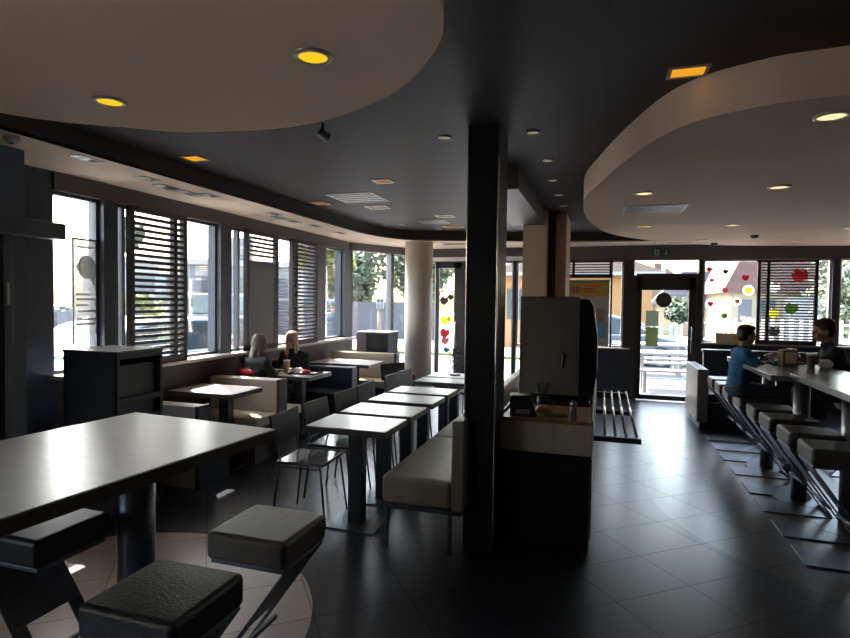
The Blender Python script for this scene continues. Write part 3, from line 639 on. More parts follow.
# cream bench behind the pillar
t = thing('banquette_bench', 'long cream upholstered bench facing the centre tables', 'bench', (-1.14, 5.2, 0))
for i in range(3):
    a = -1.76+i*1.18; rounded_cushion((-.245, .235, a, a+1.16, .30, .49), 'creamgrey', 'seat_cushion', t, .035)
rounded_cushion((.235, .315, -1.76, 1.78, .30, .885), 'creamgrey', 'backrest', t, .012)
box('frame', (-.23, .30, -1.75, 1.77, .27, .30), 'darksteel', t, .003)
for x in (-.22, .22):
    for y in (-1.72, -.3, .8, 1.72): box('leg', (x-.012, x+.012, y-.012, y+.012, 0, .27), 'darksteel', t, .002)
# window booths
def booth(label, x1, yb, m, seatn=True, seatf=True, z=.80, x0=-4.08, side='navy'):
    t = thing('booth_bench', label, 'bench', ((x0+x1)/2, yb, 0), 0, 'booth benches under the left windows'); w = (x1-x0)/2
    box('back_panel', (-w, w, -.07, .07, 0, z), m, t, .012)
    box('end_panel', (w-.001, w+.03, -.08, .08, 0, z+.005), side, t, .004)
    for s, on in ((-1, seatn), (1, seatf)):
        if not on: continue
        a, b = sorted((s*.075, s*.44)); rounded_cushion((-w, w, a, b, .36, .46), m, 'seat_cushion', t, .02); box('seat_box', (-w+.02, w-.02, a+.01, b-.03, 0, .36), side, t)
booth('double cream booth bench behind the nearest window table', -3.24, 5.18, 'cream', side='wallbrown')
booth('low dark booth bench between the cabinet and the first window table', -3.3, 4.02, 'creamgrey', False, True, .72)
booth('dark backed booth bench behind the second girl', -3.18, 6.84, 'navy', z=.75)
booth('cream booth bench beyond the farthest window table', -3.0, 8.02, 'cream', True, False, .84)
# cabinet near the corner
t = thing('waste_cabinet', 'grey and black cabinet behind the far booth, left of the round column', 'cabinet', (-3.46, 8.42, 0))
box('body', (-.26, .26, -.22, .22, 0, 1.13), 'slate', t, .006); box('side_panel', (-.28, -.12, -.235, -.22, .1, 1.12), 'header', t); box('front_panel', (-.10, .25, -.235, -.22, .1, 1.12), 'black', t); box('top', (-.28, .28, -.24, .24, 1.13, 1.15), 'sill', t, .004)
# ------------------------------------------------------------------ condiment counter
t = thing('service_counter', 'beige and black service counter with a honey wood top behind the pillar', 'counter', (-.36, 4.9, 0))
box('base', (-.31, .30, -1.07, 1.05, 0, .635), 'black', t, .004)
box('upper_band', (-.325, .315, -1.085, 1.06, .635, .84), 'counterf', t, .005)
box('worktop', (-.30, .29, -1.06, 1.04, .84, .848), 'woodtan', t)
bm = BM()
for b in ((-.325,.315,-1.085,-1.07,.84,.862),(.30,.315,-1.085,1.06,.84,.875),(-.325,-.31,-1.085,1.06,.84,.862)): bx(bm, *b)
obj('rim', bm, 'woodtan', t, .002)
box('side_band', (.302, .312, -1.0, 1.0, .05, .6), 'topedge', t, .002)
# tray rail
t = thing('tray_rail', 'slide rail of four silver bars on the side of the service counter', 'rail', (.0, 4.9, .77))
for k in range(4):
    bm = BM(); x = .03+k*.067; tube(bm, [(x,-.96,0),(x,.98,0)], .011, 10); obj('bar', bm, 'chrome', t, smooth=True)
for y in (-.98, 0, .98):
    bm = BM(); bx(bm, -.04, .26, y-.02, y+.02, -.045, -.011); obj('bracket', bm, 'black', t, .003)
# big glossy drink station / screen
t = thing('drink_dispenser', 'large glossy black screen unit with rounded right end on the counter', 'machine', (-.34, 4.95, .848))
box('screen_panel', (-.29, .17, -.36, -.34, .06, .84), 'kiosk', t, .004)
bm = BM(); prism(bm, [(-.29,.06),(.28,.06),(.305,.25),(.305,.55),(.27,.78),(.24,.83),(-.29,.83)], 'y', -.34, .15); obj('body', bm, 'black', t, .01)
box('top_edge', (-.295, .18, -.365, -.33, .84, .852), 'steel', t, .002)
box('side_edge', (-.30, -.288, -.366, -.33, .05, .852), 'steel', t, .002)
box('drip_tray', (-.30, .26, -.50, -.36, .0, .035), 'blackgloss', t, .004)
box('plinth', (-.28, .27, -.3, .15, 0, .06), 'black', t)
for x in (.05,):
    bm = BM(); tube(bm, [(x,-.36,.38),(x,-.42,.40),(x,-.44,.33),(x,-.44,.29)], .012); obj('tap', bm, 'darksteel', t, smooth=True)
# things on the counter
t = thing('napkin_dispenser', 'dark blue grey napkin dispenser at the left end of the counter', 'dispenser', (-.53, 4.0, .848), .15)
bm = BM(); prism(bm, [(-.09,0),(.10,0),(.06,.13),(-.09,.14)], 'y', -.07, .07); obj('housing', bm, 'slate', t, .006)
box('lid', (-.085, .06, -.065, .065, .135, .146), 'black', t, .004); box('napkin', (-.05, .05, -.074, -.07, .02, .05), 'paper', t)
t = thing('straw_holder', 'dark holder bristling with straws on the counter', 'holder', (-.42, 4.28, .848))
bm = BM(); lathe(bm, [(.035,0),(.042,.09)], n=18); obj('cup', bm, 'black', t, smooth=True)
for k in range(12):
    a = k*2*PI/12; bm = BM(); tube(bm, [(.02*math.cos(a),.02*math.sin(a),.06),(.045*math.cos(a),.045*math.sin(a),.20)], .0028, 6); obj('straw', bm, 'rubber', t)
t = thing('napkin_stack', 'loose brown paper napkins lying on the counter', 'napkins', (-.30, 4.05, .848), .2)
for k in range(4): box('napkin', (-.08+.01*k, .07, -.05, .05-.01*k, .004*k, .004*k+.0035), 'kraft', t)
t = thing('croissant', 'golden brown pastry beside the napkin dispenser', 'pastry', (-.39, 4.1, .848))
bm = BM()
for k in range(7):
    a = -1.1+k*.37; r = .018+.014*math.cos(a*1.2); ell(bm, (.055*math.sin(a), .03*math.cos(a), r*.9), (r*.75, r, r))
obj('crust', bm, 'woodtan', t, remesh=.004)
t = thing('pepper_shaker', 'tall clear and steel shaker at the right of the counter', 'shaker', (-.175, 3.90, .848))
bm = BM(); lathe(bm, [(.022,0),(.024,.02),(.022,.10)], n=20); obj('jar', bm, 'metalw', t, smooth=True)
bm = BM(); lathe(bm, [(.023,.10),(.023,.12),(.012,.135)], n=20); obj('cap', bm, 'steel', t, smooth=True)
# openwork figure on far table
t = thing('wire_ornament', 'black openwork ornament of looping rings standing behind the far table', 'ornament', (-1.70, 6.60, .75))
bm = BM(); cyl(bm, (0,0,0), (0,0,.012), .07, n=20); obj('foot', bm, 'black', t)
for k in range(14):
    a = random.uniform(0, 2*PI); z = .08+.02*k; r = random.uniform(.03,.05); c = Vector((random.uniform(-.07,.07), random.uniform(-.03,.03), z)); u = Vector((math.cos(a*.5), math.sin(a*.5), 0)); v = Vector((0,0,1))
    bm = BM(); tube(bm, [c+u*(r*math.cos(q*PI/8))+v*(r*math.sin(q*PI/8)) for q in range(16)], .006, 6, True); obj('ring', bm, 'black', t, smooth=True)
# right booth near the door
t = thing('booth_bench', 'grey cream booth bench beside the terrace door', 'bench', (1.40, 8.5, 0))
box('end_panel', (-.20, -.06, -.45, .62, .10, .80), 'greyvinyl', t, .02); box('seat_cushion', (-.06, .8, -.3, .5, .36, .46), 'navy', t, .02); box('seat_base', (-.16, .8, -.4, .55, 0, .36), 'navy', t, .01)
t = thing('low_partition', 'low dark partition with a grey top under the sticker window', 'partition', (2.2, 9.45, 0))
box('panel', (-.72, .9, -.05, .05, 0, .93), 'navy', t, .004); box('top', (-.74, .92, -.08, .08, .93, .965), 'topedge', t, .004)
t = thing('cardboard_tray', 'small orange and cream box on the window sill behind the boy', 'box', (1.98, 9.95, .965))
t.location = (2.0, 10.12, 1.03)
bm = BM(); bx(bm, -.24, .22, -.02, .02, 0, .16); obj('carton', bm, 'cream', t, .005); bm = BM(); prism(bm, [(0,.15),(.16,.15),(.13,.02),(.03,.02)], 'y', -.024, -.02); obj('orange_print', bm, 'orangep', t)
# ------------------------------------------------------------------ people
def hand(bm, wrist, d, up, s=1., curl=.5):
    d = Vector(d).normalized(); up = Vector(up); up = (up-d*up.dot(d)).normalized(); side = d.cross(up).normalized()
    wv = Vector(wrist)
    for k in (-1.5,-.5,.5,1.5): cap(bm, wv+side*(k*.010*s), wv+d*.075*s+side*(k*.019*s), .013*s, .011*s, 8)
    for k, l in zip((-1.5,-.5,.5,1.5), (.060,.075,.080,.070)):
        a = wv+d*.075*s+side*(k*.0215*s); b = a+(d*math.cos(curl*.5)-up*math.sin(curl*.5))*l*.5*s; c = b+(d*math.cos(curl*1.4)-up*math.sin(curl*1.4))*l*.5*s
        cap(bm, a, b, .009*s, .0085*s, 8); cap(bm, b, c, .0085*s, .0075*s, 8)
    a = wv+d*.02*s+side*.022*s; b = a+(d*.6+side*.8)*.035*s-up*.01*s; c = b+(d*.9+side*.2)*.032*s-up*.01*s
    cap(bm, a, b, .012*s, .0105*s, 8); cap(bm, b, c, .0105*s, .009*s, 8)
def head(bm, c, R, s=1.):
    # local: +y is the face direction, z up
    T = Matrix.Translation(Vector(c)) @ R
    def e(p, r): ell(bm, T @ Vector(p)*1, tuple(q*s for q in r), R) if False else bmesh.ops.create_uvsphere(bm, u_segments=18, v_segments=12, radius=1, matrix=T @ Matrix.Translation(Vector(p)*s) @ Matrix.Diagonal((r[0]*s, r[1]*s, r[2]*s, 1)))
    e((0,-.012,.03),(.074,.092,.085)); e((0,.018,-.035),(.058,.068,.072)); e((0,.055,-.085),(.028,.026,.022)); e((0,.04,-.06),(.045,.042,.038))
    e((0,.092,-.012),(.011,.018,.022)); e((0,.082,.012),(.008,.012,.025)); e((0,.084,-.048),(.024,.009,.006)); e((0,.083,-.058),(.02,.010,.006))
    for sx in (-1,1): e((sx*.075,-.008,-.01),(.010,.018,.030)); e((sx*.033,.070,.022),(.022,.012,.008)); e((sx*.035,.058,-.03),(.022,.02,.02))
def eyes(parent, c, R, s=1.):
    T = Matrix.Translation(Vector(c)) @ R
    for sx in (-1,1): bm = BM(); bmesh.ops.create_uvsphere(bm, u_segments=10, v_segments=8, radius=.010*s, matrix=T @ Matrix.Translation(Vector((sx*.030,.074,.004))*s)); obj('eye', bm, 'black', parent, smooth=True)
def seated(label, loc, rz, s, shirt, hairm, longhair, handL, handR, lean=.08, headrot=(0,0,0), seat=.46, skirt='jeans', hipw=1., belt=None, feet=None, elbL=None, elbR=None, sleeve='long'):
    # local frame: faces +y ; origin on floor under the hips ; handL/R local positions
    t = thing('person', label, 'person', loc, rz)
    hip = Vector((0, 0, seat+.09*s)); chest = hip+Vector((0, lean*.75, .34*s)); neck = hip+Vector((0, lean, .48*s)); hd = neck+Vector((0, .035*s, .145*s))
    sh = [chest+Vector((k*.175*s, 0, .07*s)) for k in (-1,1)]; hands = [Vector(handL), Vector(handR)]
    R = Matrix.Rotation(headrot[2],4,'Z') @ Matrix.Rotation(headrot[0],4,'X') @ Matrix.Rotation(headrot[1],4,'Y')
    def elbow(i):
        given = (elbL, elbR)[i]
        if given: return Vector(given)
        a, b = sh[i], hands[i]; d = b-a; L = .27*s; m = (a+b)/2; h = math.sqrt(max(0, L*L-(d.length/2)**2)); o = Vector(((-1,1)[i]*.5, 0, -1)); o = (o-d.normalized()*o.dot(d.normalized())).normalized(); return m+o*h
    el = [elbow(0), elbow(1)]; knee = [Vector((k*.10*s, .42*s, seat+.07*s)) for k in (-1,1)]; fz = .06 if feet is None else feet; ank = [Vector((k*.11*s, .40*s, fz)) for k in (-1,1)]
    def torso(bm, g):
        T = Matrix
        for f, rx_, ry in ((0,.155,.115),(.25,.14,.105),(.5,.145,.105),(.75,.165,.11),(.98,.165,.10)):
            c = hip.lerp(chest+Vector((0,0,.04*s)), f); ell(bm, c, ((rx_*hipw+g)*s, (ry+g)*s, .10*s))
        cap(bm, sh[0], sh[1], (.058+g)*s)
    bm = BM(); torso(bm, 0); cap(bm, chest, neck+Vector((0,0,.05*s)), .055*s, .048*s); head(bm, hd, R, s)
    for i in (0,1):
        cap(bm, sh[i], el[i], .048*s, .038*s); dvec = (hands[i]-el[i]).normalized(); wr = hands[i]-dvec*.08*s
        cap(bm, el[i], wr, .038*s, .026*s); hand(bm, wr, dvec, (0,0,1), s)
        h = hip+Vector(((-1,1)[i]*.09*s, 0, -.0)); cap(bm, h, knee[i], .078*s, .055*s); cap(bm, knee[i], ank[i], .052*s, .036*s); cap(bm, ank[i]+Vector((0,0,-.02)), ank[i]+Vector((0,.14*s,-.03)), .034*s, .028*s)
    body = obj('body', bm, 'skin', t, remesh=.0085)
    bm = BM(); torso(bm, .012)
    for i in (0,1):
        cap(bm, sh[i], el[i], .060*s, .050*s)
        if sleeve == 'long': cap(bm, el[i], el[i].lerp(hands[i], .68), .050*s, .038*s)
    cap(bm, chest+Vector((0,0,.04*s)), neck, .08*s, .060*s)
    obj('shirt', bm, shirt, t, remesh=.012)
    bm = BM()
    for i in (0,1):
        h = hip+Vector(((-1,1)[i]*.085*s, 0, -.0)); cap(bm, h, knee[i], .092*s, .068*s); cap(bm, knee[i], ank[i]+Vector((0,0,.04)), .064*s, .048*s)
    ell(bm, hip, (.172*s*hipw, .13*s, .085*s)); obj('trousers', bm, skirt, t, remesh=.012)
    for i in (0,1): bm = BM(); cap(bm, ank[i]+Vector((0,-.03*s,-.022)), ank[i]+Vector((0,.15*s,-.026)), .042*s, .036*s); obj('shoe', bm, 'rubber', t, remesh=.01)
    T = Matrix.Translation(hd) @ R; bm = BM()
    def e(p, r, rr=None): bmesh.ops.create_uvsphere(bm, u_segments=18, v_segments=12, radius=1, matrix=T @ Matrix.Translation(Vector(p)*s) @ Matrix.Diagonal((r[0]*s, r[1]*s, r[2]*s, 1)))
    e((0,-.024,.048),(.085,.096,.082)); e((0,-.05,.0),(.078,.066,.08))
    for sx in (-1,1): e((sx*.06,-.02,.03),(.024,.05,.055))
    if longhair:
        for sx in (-1,1): e((sx*.062,.0,-.05),(.026,.045,.11)); e((sx*.066,.005,-.15),(.028,.035,.11))
        e((0,-.055,-.08),(.085,.045,.13)); e((0,-.065,-.2),(.095,.035,.14)); e((0,-.07,-.3),(.08,.03,.09))
    else:
        e((0,.03,.095),(.062,.05,.03))
    obj('hair', bm, hairm, t, remesh=.010)
    eyes(t, hd, R, s)
    if belt == 'red':
        bm = BM(); ell(bm, hip.lerp(chest, .86)+Vector((-.03,-.026,0)), (.188*s, .152*s, .055*s)); obj('red_waistband', bm, 'red', t, remesh=.012)
    elif belt:
        bm = BM(); ell(bm, hip+Vector((0,-.02,.06)), (.20*s, .16*s, .09*s)); obj('jacket_hem', bm, belt, t, remesh=.012)
    return t
seated('girl with long ash hair seen from behind at the window booth, red waistband', (-3.86, 5.46, 0), -.25, .93, 'olive', 'hairgrey', True, (.10,.42,.80), (.0,.44,.80), lean=.17, headrot=(-.25,0,-.5), belt='red')
seated('blonde girl in a dark top facing the viewer across the window booth table', (-3.80, 6.50, 0), PI-.10, .93, 'darkshirt', 'hairblond', True, (-.20,.42,.80), (.12,.30,.92), lean=.12, headrot=(-.1,0,.25))
seated('boy in a blue sweater sitting on a bar stool at the right bar', (1.27, 6.15, 0), -PI/2+.12, .84, 'blue', 'hairdark', False, (-.10,.36,1.17), (.14,.34,1.15), lean=.05, headrot=(-.12,0,.15), seat=.75, feet=.42)
seated('man in a dark sweater leaning on the far bar table, facing the boy', (2.33, 6.48, 0), PI/2-.12, .98, 'darkshirt', 'hairdark', False, (-.20,.58,1.16), (.12,.50,1.14), lean=.20, headrot=(-.2,0,.1), seat=.70, feet=.06)
make_stool('bar stool under the seated man on the far side of the bar', 'brleather', (2.42, 6.46, 0), 0, 'bar stools along the right bar').location.z = 0
# ---- things on the girls' table
def cup(label, x, y, z, m='cupm', h=.13, straw=True, group=None):
    t = thing('paper_cup', label, 'cup', (x, y, z), 0, group); bm = BM(); lathe(bm, [(.028,0),(.040,h)], n=20); obj('cup_body', bm, m, t, smooth=True)
    bm = BM(); lathe(bm, [(.043,h-.004),(.043,h+.006),(.036,h+.012)], n=20); obj('lid', bm, 'paper', t, smooth=True)
    if straw: bm = BM(); tube(bm, [(0,0,h),(.006,.004,h+.07),(.02,.008,h+.085)], .004, 8); obj('straw', bm, 'redp', t)
cup('pale drink cup standing before the girls on the booth table', -3.66, 5.98, .75, h=.15)
t = thing('food_tray', 'dark food tray with red packaging on the booth table', 'tray', (-3.42, 6.03, .75), .1)
box('tray_base', (-.18, .17, -.13, .13, 0, .008), 'black', t, .004); bm = BM()
for b in ((-.18,.17,-.13,-.12,.008,.02),(-.18,.17,.12,.13,.008,.02),(-.18,-.17,-.12,.12,.008,.02),(.16,.17,-.12,.12,.008,.02)): bx(bm, *b)
obj('rim', bm, 'black', t); box('tray_paper', (-.15, .14, -.10, .10, .008, .0095), 'paper', t)
t = thing('fries_carton', 'red fries carton lying on the girls food tray', 'carton', (-3.40, 6.0, .762), .4)
bm = BM(); prism(bm, [(-.05,0),(.05,0),(.045,.03),(0,.038),(-.045,.03)], 'y', -.04, .04); obj('carton', bm, 'redp', t, .003); bm = BM()
for k in range(5): bx(bm, -.035+k*.015, -.027+k*.015, .04, .07+.006*(k%3), .006, .014)
obj('fries', bm, 'yellow', t)
bm = BM(); bmesh.ops.create_icosphere(bm, subdivisions=3, radius=.045, matrix=Matrix.Translation((0,0,.03)) @ Matrix.Diagonal((1.3,1,.6,1)))
for v in bm.verts: v.co += Vector((random.uniform(-.006,.006), random.uniform(-.006,.006), random.uniform(-.006,.006)))
o = obj('crumpled_wrapper', bm, 'paper'); o.location = (-3.53, 6.03, .762); tag(o, 'crumpled white wrapper on the girls food tray', 'wrapper')
# ---- on the far bar table
Z = 1.09
t = thing('paper_takeaway_bag', 'brown takeaway bag on the far bar table between boy and man', 'bag', (1.66, 5.95, Z), .1)
bm = BM(); prism(bm, [(-.08,0),(.045,0),(.045,.15),(-.02,.155),(-.08,.145)], 'y', -.06, .06); obj('sack', bm, 'kraft', t, .004)
box('printed_panel', (-.06, .03, -.062, -.06, .03, .13), 'cupm', t)
t = thing('food_tray', 'dark tray with wrappers on the far bar table', 'tray', (1.70, 6.3, Z), .1); box('tray_base', (-.2,.17,-.14,.14,0,.01), 'black', t, .004); box('tray_paper', (-.17,.14,-.11,.11,.01,.012), 'paper', t)
cup('brown paper cup next to the takeaway bag on the bar', 1.80, 5.85, Z, 'kraft', .12, False)
cup('dark tall cup behind the takeaway bag on the bar', 1.72, 6.12, Z+.0, 'black', .14, False)
for k, (x, y, z, l) in enumerate([(1.60,6.33,Z+.012,'crumpled white wrapper near the boy on the bar tray'),(1.93,5.9,Z,'crumpled white wrapper near the man elbow on the bar')]):
    bm = BM(); bmesh.ops.create_icosphere(bm, subdivisions=3, radius=.05, matrix=Matrix.Translation((0,0,.035)) @ Matrix.Diagonal((1.1,1,.8,1)))
    for v in bm.verts: v.co += Vector((random.uniform(-.008,.008), random.uniform(-.008,.008), random.uniform(-.006,.006)))
    o = obj('crumpled_wrapper', bm, 'paper'); o.location = (x, y, z); tag(o, l, 'wrapper')
t = thing('baseball_cap', 'black cap lying on top of things at the middle of the bar', 'cap', (1.78, 6.38, Z+.012)); bm = BM(); lathe(bm, [(.09,0),(.09,.04),(.06,.09),(.02,.105)], n=24); obj('crown', bm, 'black', t, smooth=True); bm = BM(); prism(bm, [(-.08,-.05),(.08,-.05),(.06,-.16),(0,-.19),(-.06,-.16)], 'z', .004, .012); obj('brim', bm, 'black', t)
# ------------------------------------------------------------------ outside
bm = BM(); bx(bm, -70, 70, -20, 90, -.16, -.125); struct(obj('ground', bm, 'asphalt'), 'pale asphalt and paving outside')
bm = BM(); bx(bm, -10, 12, 10.36, 16.5, -.12, -.05); struct(obj('terrace', bm, 'paving'), 'pale terrace paving')
bm = BM(); bx(bm, -3, 22, 17.2, 19.5, -.12, -.04); struct(obj('lawn', bm, 'grass'), 'strip of lawn beyond the terrace')
bm = BM(); bx(bm, -22, -4, 17.5, 19.0, -.12, -.03); bx(bm, -15.5, -14.3, 4, 16, -.12, -.03); struct(obj('verge', bm, 'grass'), 'grass verge beyond the car park')
def car(label, loc, rz, m, kind='hatch'):
    t = thing('car', label, 'car', loc, rz)
    if kind == 'hatch':
        low = [(-2.0,.25),(-2.02,.62),(-1.95,.92),(1.0,.95),(1.85,.78),(2.0,.55),(1.98,.25)]; cab = [(-1.93,.92),(-1.72,1.22),(-1.25,1.45),(-.1,1.48),(.45,1.35),(1.15,.93)]
    else:
        low = [(-2.4,.3),(-2.4,1.1),(1.9,1.1),(2.4,.85),(2.45,.3)]; cab = [(-2.4,1.1),(-2.36,1.95),(1.0,2.0),(1.35,1.85),(1.95,1.1)]
    bm = BM(); prism(bm, low, 'y', -.84, .84); obj('body', bm, m, t, .08, seg=3)
    bm = BM(); prism(bm, cab, 'y', -.70, .70); obj('cabin', bm, m, t, .08, seg=3)
    bm = BM()
    inn = [(x*.93-.02, .93+(z-.93)*.84+.02) for x, z in cab] if kind == 'hatch' else [(.3,1.15),(.3,1.75),(1.1,1.75),(1.6,1.15)]
    prism(bm, inn, 'y', -.712, .712); obj('side_window', bm, 'carglass', t)
    bm = BM()
    for b in ((-.32,-.26,-.72,.72,.93,1.42),): bx(bm, *b)
    obj('door_pillar', bm, m, t)
    for x in (-1.3, 1.3):
        for y in (-.78, .78):
            bm = BM(); cyl(bm, (x,y-.1,.31), (x,y+.1,.31), .31, n=24); w = obj('wheel', bm, 'rubber', t)
            bm = BM(); cyl(bm, (x,y-.105,.31), (x,y+.105,.31), .2, n=20); obj('hubcap', bm, 'steel', w)
    for y in (-.68, .68): box('tail_light', (-2.03,-1.97,y-.1,y+.1,.70,.95) if kind == 'hatch' else (-2.42,-2.38,y-.08,y+.08,.8,1.2), 'light', t)
G = -.125
car('white hatchback parked right outside the left windows', (-7.2, 6.85, G), -PI/2, 'carw')
car('white van parked in the far car park', (-16.5, 20.6, G), PI, 'carw', 'van')
car('dark car parked beyond the grey fence at far left', (-17.8, 9.8, G), PI*.6, 'cardark')
car('pale car parked behind the second window', (-19.0, 15.2, G), PI*.5, 'carw')
car('grey car seen past the poster in the back window', (.2, 17.0, G), 0, 'cardark')
def bicycle(label, loc, rz, group):
    t = thing('bicycle', label, 'bicycle', loc, rz, group)
    for x in (-.52, .52):
        bm = BM(); tube(bm, [(x+.33*math.cos(a), 0, .34+.33*math.sin(a)) for a in [2*PI*i/28 for i in range(28)]], .016, 6, True); w = obj('wheel', bm, 'rubber', t)
        bm = BM()
        for k in range(8): tube(bm, [(x,0,.34),(x+.33*math.cos(k*PI/4),0,.34+.33*math.sin(k*PI/4))], .002, 4)
        obj('spokes', bm, 'steel', w)
    bm = BM()
    for a, b in (((-.52,.34),(-.15,.78)),((-.52,.34),(-.08,.32)),((-.08,.32),(-.18,.88)),((-.08,.32),(.35,.78)),((-.16,.76),(.36,.82)),((.52,.34),(.34,.95))): tube(bm, [(a[0],0,a[1]),(b[0],0,b[1])], .016, 8)
    obj('frame', bm, 'black', t, smooth=True); box('saddle', (-.30,-.06,-.06,.06,.88,.93), 'black', t, .02)
    bm = BM(); tube(bm, [(.30,-.27,1.0),(.36,-.2,1.02),(.34,0,.97),(.36,.2,1.02),(.30,.27,1.0)], .013); obj('handlebar', bm, 'steel', t, smooth=True)
bicycle('black bicycle leaning by the grey bins outside', (-11.5, 14.6, G), 1.0, 'bicycles in the car park')
bicycle('bicycle parked right of the other one outside the window', (-10.6, 14.9, G), 1.15, 'bicycles in the car park')
for k, (x, y, l) in enumerate([(-13.2,16.2,'grey waste bin behind the bicycles, left'),(-12.0,17.4,'grey waste bin behind the bicycles, right')]):
    t = thing('waste_bin', l, 'bin', (x, y, G), .6, 'grey bins in the car park'); bm = BM(); prism(bm, [(-.5,0),(.5,0),(.6,1.0),(-.6,1.0)], 'y', -.4, .4); obj('body', bm, 'fencem', t, .03); bm = BM(); prism(bm, [(-.62,1.0),(.62,1.0),(.55,1.12),(-.55,1.12)], 'y', -.44, .44); obj('lid', bm, 'cardark', t, .03)
# fences
def fence(label, p0, p1, h, m, n, solid=True, cat='fence'):
    p0, p1 = Vector(p0), Vector(p1); d = p1-p0; L = d.length; t = thing('fence', label, cat, (p0.x, p0.y, G), math.atan2(d.y, d.x))
    for i in range(n+1): box('post', (L*i/n-.05, L*i/n+.05, -.05, .05, 0, h+.05), m, t)
    bm = BM()
    if solid: bx(bm, 0, L, -.015, .015, .05, h)
    else:
        k = int(L/.28)
        for i in range(k): bx(bm, L*(i+.5)/k-.05, L*(i+.5)/k+.05, -.02, .02, .08, h)
        for z in (.3, h-.2): bx(bm, 0, L, .02, .04, z, z+.07)
    obj('boards', bm, m, t)
fence('solid grey fence behind the white hatchback', (-12.5,6.5), (-12.5,12.6), 1.42, 'fencem', 5)
fence('long grey fence beyond the far left corner', (-24,23.5), (-7,23.5), 1.7, 'fencem', 8)
fence('pale picket fence in front of the brown gable house', (2.5,21.5), (16,21.5), 1.3, 'fencew', 6, False)
fence('low white railing seen through the terrace door', (-2,20.0), (2.3,20.0), 1.1, 'metalw', 4, False)
# greenery
def tree(label, loc, h, r, m='leaf', trunk=True, n=2600, name='tree', leaf=.16, cat='tree', group=None, squash=.8):
    t = thing(name, label, cat, loc, 0, group); bm = BM(); rnd = random.Random(int(abs(loc[0]*37+loc[1]*11)))
    lobes = [(Vector((rnd.uniform(-r,r)*.6, rnd.uniform(-r,r)*.5, h-r*squash+rnd.uniform(-.6,.45)*r*squash)), rnd.uniform(.35,.6)*r) for _ in range(10)]
    for i in range(n):
        c, q = lobes[i % 10]; v = Vector((rnd.gauss(0,1), rnd.gauss(0,1), rnd.gauss(0,1))).normalized()*q*rnd.uniform(.55,1.05); p = c+v
        if p.z < .02 or (not trunk and i % 5 == 0): p.z = .02+rnd.random()*.3
        a = Vector((rnd.gauss(0,1), rnd.gauss(0,1), rnd.gauss(0,1))).normalized(); b = a.orthogonal().normalized(); s = leaf*rnd.uniform(.6,1.2)
        bm.faces.new([bm.verts.new(p+a*s), bm.verts.new(p+b*s*.5), bm.verts.new(p-a*s), bm.verts.new(p-b*s*.5)])
    obj('foliage', bm, m, t)
    if trunk:
        bm = BM(); cyl(bm, (0,0,0), (0,0,h-r), .10+.02*h, .05+.01*h, 10)
        for k in range(6):
            a = k*1.05; tube(bm, [(0,0,h-r*1.3),(r*.3*math.cos(a),r*.3*math.sin(a),h-r*.9),(r*.55*math.cos(a),r*.5*math.sin(a),h-r*.5)], .045, 6)
        obj('trunk', bm, 'bark', t)
tree('tall leafy tree seen in the narrow window near the corner', (-11.4,21.5,G), 5.0, 1.4, 'leafy', leaf=.2)
tree('round green tree beyond the far fence behind the lamp', (-13.4,28.5,G), 5.0, 2.3, 'leaf', leaf=.22)
tree('smaller tree beside the lamp beyond the far fence', (-8.9,27.5,G), 4.9, 1.9, 'leaf', leaf=.2)
tree('bushy yellow green shrub seen between window post and first screen', (-14.4,13.9,G), 2.0, 1.0, 'leafy', False, 1600, 'shrub', .12, 'shrub')
tree('slim dark tree behind the first window post', (-20.0,19.0,G), 5.2, .9, 'leaf', leaf=.2)
tree('yellow green shrub low in the first left window', (-16,12.2,G), 1.9, 1.2, 'leafy', False, 1400, 'shrub', .12, 'shrub')
tree('green hedge bush seen through the terrace door', (2.5,20.75,G), 2.0, .62, 'leaf', False, 2400, 'shrub', .12, 'shrub')
tree('green tree at the right edge beyond the back window', (9.0,24.0,G), 3.8, 2.0, 'leaf', leaf=.16)
tree('yellow green hedge at the right edge outside', (7.2,17.5,G), 1.3, .9, 'leafy', False, 1500, 'shrub', .1, 'shrub', squash=.5)
# buildings
def building(name, label, cat, parts, loc, rz=0):
    t = thing(name, label, cat, loc, rz)
    for nm, m, boxes in parts:
        if nm in ('window',):
            for b in boxes: box('window', b, m, t)
        else:
            bm = BM()
            for b in boxes: bx(bm, *b)
            obj(nm, bm, m, t)
    return t
building('flat_roof_building', 'pale flat roofed building across the car park', 'building', [('wall','render',[(-9,9,0,6,0,4.3)]),('roof_edge','sill',[(-9.3,9.3,-.4,6.3,4.3,4.7)]),('chimney','cardark',[(-3.0,-2.3,2,2.7,4.7,6.3)]),('rooftop_unit','render',[(1.0,2.6,1.5,3,4.7,6.6)]),
 ('window','cardark',[(-6+2.4*k,-4.4+2.4*k,-.03,0,1.9,3.4) for k in range(5)]),('canopy','metalw',[(-6,6,-1.4,0,1.45,1.6)])], (-28, 36, G), .65)
t = building('orange_house', 'orange rendered house behind the terrace door', 'house', [('wall','orange',[(-2.9,2.7,0,6,0,2.8)]),('window','carglass',[(-.2,.9,-.03,0,1.1,2.3),(-2.6,-1.6,-.03,0,1.1,2.3)]),('eaves','render',[(-3.3,3.1,-.5,6.4,2.8,2.92)])], (-1.0, 22.0, G))
bm = BM(); prism(bm, [(-3.3,2.92),(3.1,2.92),(-.1,4.1)], 'y', -.5, 6.4); obj('roof', bm, 'rooftan', t)
t = building('gabled_house', 'house with a large brown tiled gable behind the sticker window', 'house', [('wall','yellowr',[(-2.6,1.1,.2,7,0,2.4)]),('window','cardark',[(-1.5,-.9,.15,.2,.9,2.0),(-2.3,-1.8,.15,.2,.9,2.0)]),('bay','render',[(-.6,.6,-.8,.2,0,2.1)])], (8.0, 27.5, G))
